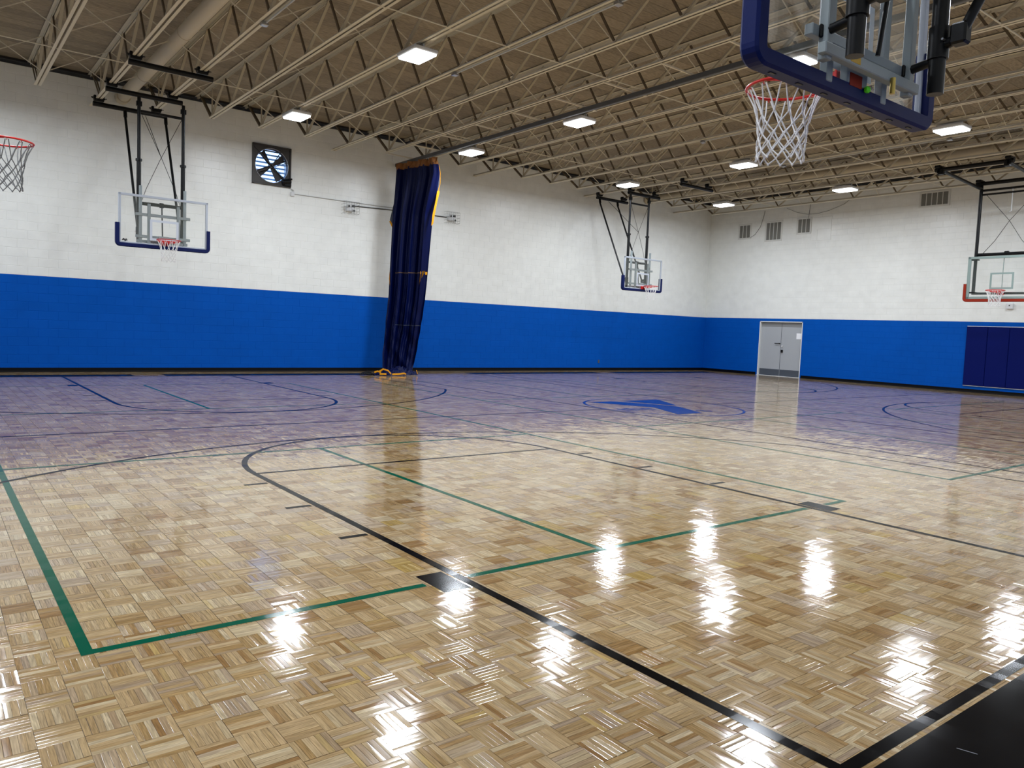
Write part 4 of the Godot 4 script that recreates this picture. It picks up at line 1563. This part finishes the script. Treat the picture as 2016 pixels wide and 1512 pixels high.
# ---------------------------------------------------------------- exhaust fan
func build_fan() -> void:
	var root := thing("exhaust_fan", "square dark exhaust fan in the white wall with daylight behind", "fan", Vector3(3.32, 5.60, Z0))
	var s := MB.new()
	# face plate with a round opening
	var r := 0.455
	var h := 0.515
	var segs := 48
	for k in segs:
		var a := TAU * k / segs
		var b := TAU * (k + 1) / segs
		var pa := Vector3(cos(a), sin(a), 0)
		var pb := Vector3(cos(b), sin(b), 0)
		var ea := pa * (h / maxf(absf(pa.x), absf(pa.y)))
		var eb := pb * (h / maxf(absf(pb.x), absf(pb.y)))
		var f := Vector3(0, 0, 0.03)
		s.quad(pa * r + f, ea + f, eb + f, pb * r + f)
		s.quad(pa * r + f, pb * r + f, pb * r - Vector3(0, 0, 0.12), pa * r - Vector3(0, 0, 0.12))
	for sg in [-1.0, 1.0]:
		s.cbox(Vector3(sg * h, 0, 0.03), Vector3(0.035, 2 * h + 0.035, 0.07), 0.004)
		s.cbox(Vector3(0, sg * h, 0.03), Vector3(2 * h, 0.035, 0.07), 0.004)
	put("fan_frame", s, M.fan_metal, root)
	s = MB.new()
	for k in segs:
		var pts := []
		for m in 2:
			var a := TAU * (k + m) / segs
			pts.append(Vector3(cos(a), sin(a), 0) * r + Vector3(0, 0, 0.034))
		s.tube(pts, 0.010, 6, false, false)
	put("orifice_ring", s, M.steel_bolt, root)
	# four wide blades
	for k in 4:
		var a := TAU * k / 4 + 0.62
		s = MB.new()
		var d := Vector3(cos(a), sin(a), 0)
		var e := Vector3(-sin(a), cos(a), 0)
		var tw := Vector3(0, 0, 0.03)
		for z in [0.0, -0.004]:
			var zz := Vector3(0, 0, -0.06 + z)
			if z == 0.0:
				s.quad(d * 0.05 - e * 0.04 - tw * 0.6 + zz, d * 0.43 - e * 0.10 - tw + zz, d * 0.43 + e * 0.10 + tw + zz, d * 0.05 + e * 0.04 + tw * 0.6 + zz)
			else:
				s.quad(d * 0.05 + e * 0.04 + tw * 0.6 + zz, d * 0.43 + e * 0.10 + tw + zz, d * 0.43 - e * 0.10 - tw + zz, d * 0.05 - e * 0.04 - tw * 0.6 + zz)
		put("fan_blade", s, M.fan_blade, root)
	s = MB.new()
	s.tube([Vector3(0, 0, -0.11), Vector3(0, 0, 0.02)], 0.06, 16)
	put("fan_hub", s, M.fan_metal, root)
	# bearing struts and the motor at the lower corner
	s = MB.new()
	s.bar(Vector3(-0.50, 0.46, 0.045), Vector3(0.46, -0.44, 0.045), 0.03, 0.02)
	s.bar(Vector3(-0.40, -0.22, 0.045), Vector3(0.44, 0.14, 0.045), 0.03, 0.02)
	s.bar(Vector3(0.0, 0.0, 0.05), Vector3(0.26, 0.44, 0.05), 0.02, 0.02)
	put("bearing_strut", s, M.fan_metal, root)
	s = MB.new()
	s.tube([Vector3(0.27, -0.40, 0.10), Vector3(0.50, -0.36, 0.10)], 0.075, 14)
	s.cbox(Vector3(0.42, -0.46, 0.08), Vector3(0.20, 0.08, 0.10), 0.01)
	s.tube([Vector3(0.50, -0.30, 0.09), Vector3(0.55, -0.29, 0.09)], 0.022, 10)
	put("fan_motor", s, M.steel_black, root)
	s = MB.new()
	for sg in [-1.0, 1.0]:
		s.bar(Vector3(0.04 * sg, 0.02, 0.06), Vector3(0.36 + 0.03 * sg, -0.38, 0.075), 0.012, 0.006)
	put("drive_belt", s, M.rubber_black, root)
	# outside shutter
	for k in 9:
		s = MB.new()
		s.box(Vector3(0, -0.43 + 0.108 * k, -0.25), Vector3(0.95, 0.006, 0.075), Basis(Vector3.RIGHT, 0.75))
		put("shutter_louver", s, M.louver_metal, root)
	# conduit, junction box and two caged emergency lights
	var jb := thing("junction_box", "small white junction box on the wall below the exhaust fan", "electrical box", Vector3(3.91, 4.92, Z0))
	s = MB.new()
	s.cbox(Vector3(0, 0, 0.035), Vector3(0.10, 0.12, 0.06), 0.006)
	put("box_body", s, M.fixture_white, jb)
	s = MB.new()
	s.tube([Vector3(0.0, 0.06, 0.03), Vector3(0.03, 0.09, 0.03), Vector3(0.02, 0.115, 0.03), Vector3(-0.04, 0.12, 0.03)], 0.011, 8)
	put("flex_conduit", s, M.conduit, jb)
	var cd := thing("wall_conduit", "thin grey conduit running along the white wall behind the curtain", "conduit", Vector3(0, 0, Z0))
	s = MB.new()
	s.tube([Vector3(3.96, 4.93, 0.022), Vector3(5.5, 4.93, 0.022), Vector3(7.3, 4.94, 0.022)], 0.011, 8)
	put("white_run", s, M.conduit, cd)
	s = MB.new()
	s.tube([Vector3(5.72, 4.83, 0.03), Vector3(7.3, 4.875, 0.03), Vector3(8.97, 4.885, 0.03)], 0.014, 8)
	put("dark_run", s, M.conduit_dark, cd)
	caged_light(Vector3(5.62, 4.74, Z0), "caged twin-head emergency light on the wall between fan and curtain")
	caged_light(Vector3(9.12, 4.87, Z0), "caged twin-head emergency light on the wall past the curtain")

func caged_light(at: Vector3, label: String) -> void:
	var root := thing("emergency_light", label, "emergency light", at, 0.0, "caged emergency lights")
	var s := MB.new()
	s.cbox(Vector3(0, -0.02, 0.05), Vector3(0.24, 0.13, 0.09), 0.012)
	put("battery_case", s, M.fixture_white, root)
	for d in [[-0.06, 0.06], [0.10, -0.06]]:
		s = MB.new()
		s.tube([Vector3(d[0], d[1], 0.08), Vector3(d[0], d[1] - 0.01, 0.15)], 0.042, 14)
		var hd := put("lamp_head", s, M.fixture_white, root)
		s = MB.new()
		s.tube([Vector3(d[0], d[1] - 0.01, 0.150), Vector3(d[0], d[1] - 0.011, 0.154)], 0.030, 14)
		put("lamp_glass", s, M.print_black, hd)
	s = MB.new()
	s.cbox(Vector3(0.13, 0.08, 0.05), Vector3(0.07, 0.06, 0.06), 0.006)
	put("conduit_fitting", s, M.conduit_dark, root)
	s = MB.new()
	for k in 7:
		var x := -0.24 + 0.08 * k
		s.tube([Vector3(x, 0.18, 0.01), Vector3(x, 0.18, 0.20), Vector3(x, -0.16, 0.20), Vector3(x, -0.16, 0.01)], 0.003, 4)
	for y in [0.18, 0.10, 0.01, -0.08, -0.16]:
		s.tube([Vector3(-0.24, y, 0.01), Vector3(-0.24, y, 0.20), Vector3(0.24, y, 0.20), Vector3(0.24, y, 0.01)], 0.003, 4)
	put("wire_guard", s, M.wire_grey, root)

# ---------------------------------------------------------------- things on the right wall
func build_wall_things() -> void:
	for d in [[5.46, 5.95, -18.07, -17.57, 3, "small three-slot vent grille on the white wall closest to the room corner"], [5.30, 5.96, -16.82, -16.17, 4, "larger four-slot vent grille in the middle of three on the white wall"],
			[5.48, 5.98, -15.44, -14.95, 3, "small three-slot vent grille with a wire dropping to its corner"], [6.03, 6.43, -10.96, -10.10, 5, "wide five-slot vent grille high under the joists by the red hoop"]]:
		var root := thing("wall_vent", d[5], "vent", Vector3(X1, (d[0] + d[1]) / 2, (d[2] + d[3]) / 2), -PI / 2, "wall vents")
		var w: float = d[3] - d[2]
		var h: float = d[1] - d[0]
		var s := MB.new()
		var fw := 0.06
		s.cbox(Vector3(0, h / 2 + fw / 2, 0.012), Vector3(w + 2 * fw, fw, 0.024), 0.004)
		s.cbox(Vector3(0, -h / 2 - fw / 2, 0.012), Vector3(w + 2 * fw, fw, 0.024), 0.004)
		for sg in [-1.0, 1.0]:
			s.cbox(Vector3(sg * (w / 2 + fw / 2), 0, 0.012), Vector3(fw, h, 0.024), 0.004)
		put("vent_frame", s, M.vent_frame, root)
		var n: int = d[4]
		for k in n:
			var x := -w / 2 + w * (k + 0.5) / n
			s = MB.new()
			s.box(Vector3(x, 0, 0.007), Vector3(w / n - 0.025, h, 0.004))
			var slot := put("vent_slot", s, M.vent_slot, root)
			if k > 0:
				s = MB.new()
				s.box(Vector3(-w / 2 + w * k / n, 0, 0.014), Vector3(0.022, h, 0.016))
				put("mullion", s, M.vent_frame, slot)
	var ip := Node3D.new()
	ip.name = "infill_panel"
	get_node("wall_right").add_child(ip, true)
	ip.position = Vector3(X1, 5.57, -14.48)
	ip.rotation.y = -PI / 2
	var si := MB.new()
	si.cbox(Vector3(0, 0, 0.008), Vector3(0.78, 0.86, 0.012), 0.004)
	put("panel_sheet", si, M.paint_white, ip)
	si = MB.new()
	si.cbox(Vector3(0.09, -0.02, 0.017), Vector3(0.56, 0.02, 0.008), 0.002)
	si.cbox(Vector3(-0.16, -0.2, 0.017), Vector3(0.02, 0.40, 0.008), 0.002)
	put("panel_batten", si, M.paint_white, ip)
	# loose wires
	var wl := [[[Vector3(0, 6.45, -16.93), Vector3(0, 6.17, -16.99), Vector3(0, 5.84, -17.1), Vector3(0, 5.56, -17.32), Vector3(0, 5.44, -17.55)], "thin wire hanging down to the corner vent grille"],
		[[Vector3(0, 6.45, -15.95), Vector3(0, 6.25, -15.5), Vector3(0, 6.14, -15.06), Vector3(0, 6.13, -14.65), Vector3(0, 6.2, -14.2), Vector3(0, 6.37, -13.64), Vector3(0, 6.5, -13.45)], "slack wire sagging in a curve under the joists"],
		[[Vector3(0, 6.5, -14.98), Vector3(0, 6.2, -15.01), Vector3(0, 5.98, -15.02)], "straight wire dropping to the third vent grille"]]
	for d in wl:
		var s := MB.new()
		var q := []
		for p in d[0]:
			q.append(Vector3(X1 - (0.05 if d[0].size() == 7 else 0.02), p.y, p.z))
		s.tube(q, 0.008, 6)
		tag(put("loose_wire", s, M.wire_grey), d[1], "wire", "loose wires on the right wall")
	# small box under the red hoop
	var bx := thing("wall_box", "small white box on the wall under the hoop with red padding", "electrical box", Vector3(X1, 2.72, -8.05), -PI / 2)
	var s := MB.new()
	s.cbox(Vector3(0, 0, 0.045), Vector3(0.20, 0.17, 0.08), 0.012)
	put("box_body", s, M.fixture_white, bx)
	s = MB.new()
	s.tube([Vector3(0, 0.02, 0.085), Vector3(0, 0.02, 0.095)], 0.018, 10)
	put("knob", s, M.print_black, bx)
	# wall pads
	var names := ["first navy wall pad, at the end towards the door", "second navy wall pad, counted from the door end", "third navy wall pad, counted from the door end", "fourth navy wall pad, counted from the door end", "fifth navy wall pad, counted from the door end", "sixth navy wall pad, at the end away from the door"]
	for k in 6:
		var z := -9.21 + 0.612 * k
		var t := thing("wall_pad", names[k], "wall pad", Vector3(X1, 1.15, z + 0.306), -PI / 2, "navy wall pads")
		s = MB.new()
		s.cbox(Vector3(0, 0, 0.035), Vector3(0.606, 1.86, 0.05), 0.012)
		put("vinyl_cover", s, M.wall_pad, t)
		s = MB.new()
		for sg in [-1.0, 1.0]:
			s.box(Vector3(0, sg * 0.94, 0.02), Vector3(0.606, 0.022, 0.03))
		put("edge_channel", s, M.pad_edge, t)
	# outlet low on the far wall
	var ot := thing("wall_outlet", "small grey outlet low on the blue wall right of the curtain", "outlet", Vector3(15.95, 0.34, Z0))
	s = MB.new()
	s.cbox(Vector3(0, 0, 0.012), Vector3(0.08, 0.12, 0.014), 0.004)
	put("cover_plate", s, M.kick_plate, ot)
